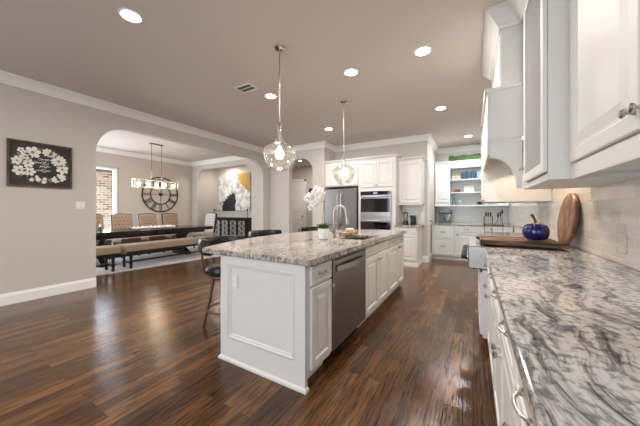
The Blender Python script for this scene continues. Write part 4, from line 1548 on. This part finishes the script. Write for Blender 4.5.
# runner
b = MB()
nx, ny = 8, 60
vs = []
rnd = random.Random(2)
for j in range(ny + 1):
    for i in range(nx + 1):
        x = -.17 + .34 * i / nx
        y = -.60 + 1.05 * j / ny
        z = .012 + .045 * abs(math.sin(j * .55 + i * .5)) * math.sin(PI * i / nx) ** .5 + .012 * rnd.random() * math.sin(PI * i / nx)
        vs.append((x + .02 * math.sin(j * .4), y, z))
fs = [(j * (nx + 1) + i, j * (nx + 1) + i + 1, (j + 1) * (nx + 1) + i + 1, (j + 1) * (nx + 1) + i) for j in range(ny) for i in range(nx)]
b.add(vs, fs)
o = tag(b.build('table_runner', mat('white_gauze', (220, 216, 212), .8), smooth=True), 'bunched white runner along the middle of the dining table', 'table runner')
sd = o.modifiers.new('s', 'SOLIDIFY')
sd.thickness = .008
sd.offset = -1
o.location = (TX, TY + .25, RUGZ + .766)
t = thing('centrepiece', 'dark candle holder near the left end of the dining table', 'candle holder', (TX - .05, 2.62, RUGZ + .761))
MB().lathe([(.05, 0), (.045, .01), (.012, .02), (.012, .07), (.03, .085), (.03, .095)], (0, 0, 0), 18).build('holder', BLKM, t, smooth=True)
MB().lathe([(.022, .096), (.022, .16)], (0, 0, 0), 16).build('candle', WHITE, t)


def make_chair(label, loc, rz, fab, frame):
    """seat faces +x"""
    t = thing('dining_chair', label, 'dining chair', loc, rz, 'tufted dining chairs')
    MB().box(-.22, -.24, .40, .25, .24, .50).build('seat', fab, t, bevel=.03, seg=3)
    MB().box(-.21, -.23, .34, .24, .23, .399).build('seat_rail', frame, t)
    # back: gently arched top, leaning back
    def zt(y):
        return 1.12 + .025 * math.cos(y / .25 * PI / 2)
    def lean(z):
        return -.20 - .10 * (z - .45) / .65
    def slab(ya, yb, za, inset, x_off, th, m, name, parent, extra=None):
        pts = []
        nn = 14
        out = [(ya, za)] + [(ya + (yb - ya) * i / nn, zt(ya + (yb - ya) * i / nn) - inset) for i in range(nn + 1)] + [(yb, za)]
        b = extra or MB()
        b.mi = 0
        N = len(out)
        vs = [(lean(z) + x_off, y, z) for y, z in out] + [(lean(z) + x_off + th, y, z) for y, z in out]
        fs = [tuple(range(N)), tuple(range(N, 2 * N))[::-1]] + [(i, (i + 1) % N, N + (i + 1) % N, N + i) for i in range(N)]
        b.add(vs, fs)
        return b.build(name, m, parent, bevel=.006)
    slab(-.25, .25, .50, 0, -.04, .05, frame, 'back_frame', t)
    g = MB()
    g.mi = 1
    for r_ in range(5):
        for c_ in range(4 if r_ % 2 else 5):
            y = -.17 + c_ * .085 + (.0425 if r_ % 2 else 0)
            z = .66 + r_ * .095
            g.sphere((lean(z) + .040, y, z), .017, 8)
    slab(-.232, .232, .505, .018, .0105, .028, [fab, BUTTON if fab is FABRIC else mat('grey_button', (150, 148, 146), .8)], 'backrest', t, g)
    for sx, sy in ((.21, -.20), (.21, .20)):
        MB().lathe([(.018, 0), (.024, .02), (.018, .06), (.022, .30), (.028, .339)], (sx, sy, 0), 12).build('leg', frame, t, smooth=True)
    for sy in (-.20, .20):
        MB().tube([(-.19, sy, .339), (-.20, sy, .2), (-.25, sy, .006)], [.024, .022, .016], 8).build('leg', frame, t, smooth=True)
    return t


CHX = -8.05
c0 = make_chair('beige tufted dining chair at the far side of the table, leftmost by the arch edge', (CHX, 2.80, RUGZ), 0, FABRIC, BLACK)
dup(c0, (CHX, 3.47, RUGZ), 0, 'beige tufted dining chair just right of the window, far side of the table')
dup(c0, (CHX, 4.13, RUGZ), 0, 'beige tufted dining chair under the left half of the wall clock')
dup(c0, (CHX, 4.80, RUGZ), 0, 'beige tufted dining chair under the right edge of the wall clock')
make_chair('pale grey tufted chair at the right end of the dining table, beside the buffet', (-7.66, 5.52, RUGZ), R(-90), FABG, BLACK)


def make_bench(label, y0, y1, x=-6.42):
    t = thing('dining_bench', label, 'bench', (x, (y0 + y1) / 2, RUGZ), 0, 'upholstered benches on the near side of the table')
    L_ = (y1 - y0) / 2
    MB().box(-.21, -L_, .36, .21, L_, .51).build('seat', FABRIC, t, bevel=.03, seg=3)
    MB().box(-.18, -L_ + .03, .31, .18, L_ - .03, .359).build('seat_rail', BLACK, t)
    for sx in (-.15, .15):
        for sy in (-1, 1):
            MB().lathe([(.020, 0), (.034, .03), (.022, .06), (.032, .12), (.022, .18), (.034, .28), (.036, .309)], (sx, sy * (L_ - .12), 0), 12).build('leg', BLACK, t, smooth=True)
    b = MB().box(-.012, -L_ + .12, .11, .012, L_ - .12, .14)
    for sy in (-1, 1):
        b.box(-.15, sy * (L_ - .12) - .012, .11, .15, sy * (L_ - .12) + .012, .14)
    b.build('stretcher', BLACK, t)
    return t


make_bench('long beige upholstered bench in front of the dining table', 2.66, 4.95)
make_bench('shorter beige bench at the left arch edge, partly hidden by the wall', 1.75, 2.58)

# chandelier
CX = -7.45
t = thing('chandelier', 'rectangular bronze frame chandelier with glass shades over the dining table', 'chandelier', (CX, 3.92, ZC))
MB().box(-.045, -.17, -.022, .045, .17, -.001).build('canopy', BRONZE, t, bevel=.004)
for y in (-.13, .13):
    MB().tube([(0, y, -.022), (0, y, -1.0)], .006, 8).build('rod', BRONZE, t, smooth=True)
    MB().tube([(0, y, -.72), (0, y, -.96)], .017, 12).build('rod_sleeve', GLASS, t, smooth=True)
b = MB()
for x in (-.07, .07):
    for z in (-1.0, -1.19):
        b.box(x - .009, -.56, z - .009, x + .009, .56, z + .009)
    for y in (-.56, -.19, .19, .56):
        b.box(x - .006, y - .006, -1.19, x + .006, y + .006, -1.0)
for y in (-.56, -.13, .13, .56):
    for z in (-1.0, -1.19):
        b.box(-.07, y - .006, z - .006, .07, y + .006, z + .006)
b.box(-.008, -.56, -1.195, .008, .56, -1.183)
b.build('frame', mat('polished_nickel', (225, 222, 216), .3, .7), t)
for i in range(5):
    y = -.44 + i * .22
    s = MB().lathe([(.048, -1.165), (.052, -1.04)], (0, y, 0), 20, cap=False).build('shade', glass_mat('frosted_shade_%d' % i, (.95, .93, .9), .16), t, smooth=True)
    MB().lathe([(.012, -1.183), (.012, -1.15), (.022, -1.13), (.026, -1.105), (.018, -1.075), (.002, -1.062)], (0, y, 0), 12).build('bulb', mat('chandelier_bulb_%d' % i, (255, 230, 200), .4, emit=(1, .70, .38), estr=60), s, smooth=True)
ld = bpy.data.lights.new('chandelier_lamp', 'POINT')
ld.energy = 12
ld.color = (1, .85, .7)
ld.shadow_soft_size = .15
lo = bpy.data.objects.new('chandelier_lamp', ld)
C.objects.link(lo)
lo.parent = t
lo.location = (0, 0, -1.3)

# clock
CLKM = mat('aged_iron', (58, 52, 48), .5, .4)
t = thing('wall_clock', 'large open iron clock with roman numerals on the dining room wall', 'clock', (-9.2, 4.97, 1.78), PI / 2)


def ring(b, r, w_, y0, y1, n=64):
    pr2 = [(r - w_, y0), (r, y0), (r, y1), (r - w_, y1), (r - w_, y0)]
    b.lathe(pr2, (0, 0, 0), n, 'y', cap=False)


b = MB()
ring(b, .60, .034, -.012, -.032)
ring(b, .34, .026, -.012, -.032)
b.build('rings', CLKM, t)
b = MB()
for a in range(4):
    ca, sa = math.cos(PI / 2 * a), math.sin(PI / 2 * a)
    b.tube([(.05 * ca, -.02, .05 * sa), (.32 * ca, -.02, .32 * sa)], .007, 6)
b.build('cross_bars', CLKM, t)
b = MB()
nums = ['XII', 'I', 'II', 'III', 'IIII', 'V', 'VI', 'VII', 'VIII', 'IX', 'X', 'XI']
for k, s_ in enumerate(nums):
    th = R(30 * k)
    cw = {'I': .030, 'V': .062, 'X': .066}
    tw = sum(cw[c] for c in s_)
    u = -tw / 2
    r0, r1 = .338, .572

    def P(u_, r_):
        return (r_ * math.sin(th) + u_ * math.cos(th), -.022, r_ * math.cos(th) - u_ * math.sin(th))
    for c in s_:
        w_ = cw[c]
        m0 = u + w_ / 2
        if c == 'I':
            b.tube([P(m0, r0), P(m0, r1)], .0075, 5)
        elif c == 'V':
            b.tube([P(m0 - w_ * .38, r1), P(m0, r0)], .0075, 5).tube([P(m0 + w_ * .38, r1), P(m0, r0)], .0055, 5)
        else:
            b.tube([P(m0 - w_ * .38, r1), P(m0 + w_ * .38, r0)], .0075, 5).tube([P(m0 + w_ * .38, r1), P(m0 - w_ * .38, r0)], .0055, 5)
        u += w_
b.build('numerals', CLKM, t)
MB().lathe([(.055, -.001), (.055, -.034), (.02, -.038)], (0, 0, 0), 20, 'y').build('hub', CLKM, t, smooth=True)
MB().tube([(0, -.042, 0), (-.14, -.042, .12)], .008, 6).build('hour_hand', CLKM, t)
MB().tube([(0, -.046, 0), (.05, -.046, .27)], .006, 6).build('minute_hand', CLKM, t)

# painting
t = thing('abstract_painting', 'large pale abstract canvas with gold and black areas in the dining niche', 'painting', (-7.93, 7.06, 1.93))
AW, AH = .86, .71
cv = MB().box(-AW, -.045, -AH, AW, -.003, AH).build('canvas', CANVAS, t)


def blob(pts, m, name, y):
    MB().prism([(p[0] * AW, p[1] * AH) for p in pts], 'xz', y, y + .001).build(name, m, cv)


blob([(.18, 1), (.22, .86), (.30, .80), (.24, .70), (.34, .66), (.42, .52), (.38, .44), (.52, .40), (.60, .26), (.66, .30), (.72, .10), (.82, .16), (.86, -.04), (.94, .04), (1, -.1), (1, 1)], PGOLD, 'gold_area', -.0475)
blob([(-.74, -1), (-.76, -.70), (-.68, -.62), (-.72, -.50), (-.56, -.44), (-.52, -.30), (-.42, -.36), (-.40, -.14), (-.30, -.22), (-.26, -.06), (-.16, -.14), (-.10, .04), (-.06, -.10), (.02, .10), (.04, -.12), (.12, .0), (.10, -.30), (.16, -.50), (.08, -.66), (.12, -1)], PBLACK, 'black_area', -.0475)
# buffet
t = thing('buffet', 'black buffet with mirrored lattice doors standing in the dining niche', 'buffet', (-8.56, 6.56, 0))
BW, BD, BH = 1.80, .44, .98
MB().box(0, 0, .08, BW, BD, BH - .03).build('body', BLACK, t, bevel=.004)
MB().box(-.02, -.02, BH - .029, BW + .02, BD, BH).build('top', BLACK, t, bevel=.006)
for x in (.04, BW - .04):
    for y in (.04, BD - .04):
        MB().box(x - .03, y - .03, 0, x + .03, y + .03, .079).build('leg', BLACK, t)
for i in range(4):
    x0 = .03 + i * (BW - .06) / 4
    x1 = x0 + (BW - .06) / 4 - .008
    p = MB().frame(x0, .11, x1, BH - .06, -.001, -.022, .045).build('door', BLACK, t)
    MB().box(x0 + .046, -.010, .156, x1 - .046, -.004, BH - .106).build('mirror_panel', MIRROR, p)
    b = MB()
    xm = (x0 + x1) / 2
    hw = (x1 - x0) / 2 - .05
    zz = [.16 + (BH - .27) * k / 4 for k in range(5)]
    for k in range(4):
        b.tube([(xm - hw, -.015, zz[k]), (xm + hw, -.015, zz[k + 1])], .011, 4).tube([(xm + hw, -.015, zz[k]), (xm - hw, -.015, zz[k + 1])], .011, 4)
    b.tube([(xm, -.015, .16), (xm, -.015, BH - .11)], .009, 4)
    b.build('lattice', BLACK, p)
# glass riser with metal posts on the buffet
t = thing('gallery_rail', 'thin metal rail on two ball-topped posts standing on the buffet', 'rail', (-8.56, 6.60, BH + .0005))
for x in (.03, BW - .02):
    MB().tube([(x, 0, .0), (x, 0, .26)], .008, 8).lathe([(.002, .255), (.025, .262), (.032, .285), (.022, .31), (.002, .315)], (x, 0, 0), 12).lathe([(.03, 0), (.03, .008)], (x, 0, 0), 12).build('post', BLKM, t, smooth=True)
MB().box(.03, -.010, .235, BW - .02, .010, .25).build('bar', BLKM, t)

# hall picture seen through the narrow arch
t = thing('hall_picture', 'dark blue framed picture on the hall wall seen through the narrow arch', 'picture', (-5.60, 9.0, 1.85))
MB().frame(-.16, -.28, .16, .28, -.002, -.03, .03).build('frame', BLACK, t)
MB().box(-.13, -.015, -.25, .13, -.004, .25).build('print', mat('blue_print', (70, 96, 120), .6, vary=.5, bscale=25), t)

# hood lamps
for y in (3.10, 3.62):
    ld = bpy.data.lights.new('hood_lamp', 'SPOT')
    ld.energy = 11
    ld.color = (1, .76, .50)
    ld.spot_size = R(112)
    ld.spot_blend = .12
    ld.shadow_soft_size = .03
    lo = bpy.data.objects.new('hood_lamp', ld)
    C.objects.link(lo)
    lo.parent = bpy.data.objects['range_hood']
    lo.location = (.44, y - 2.825, 1.92)
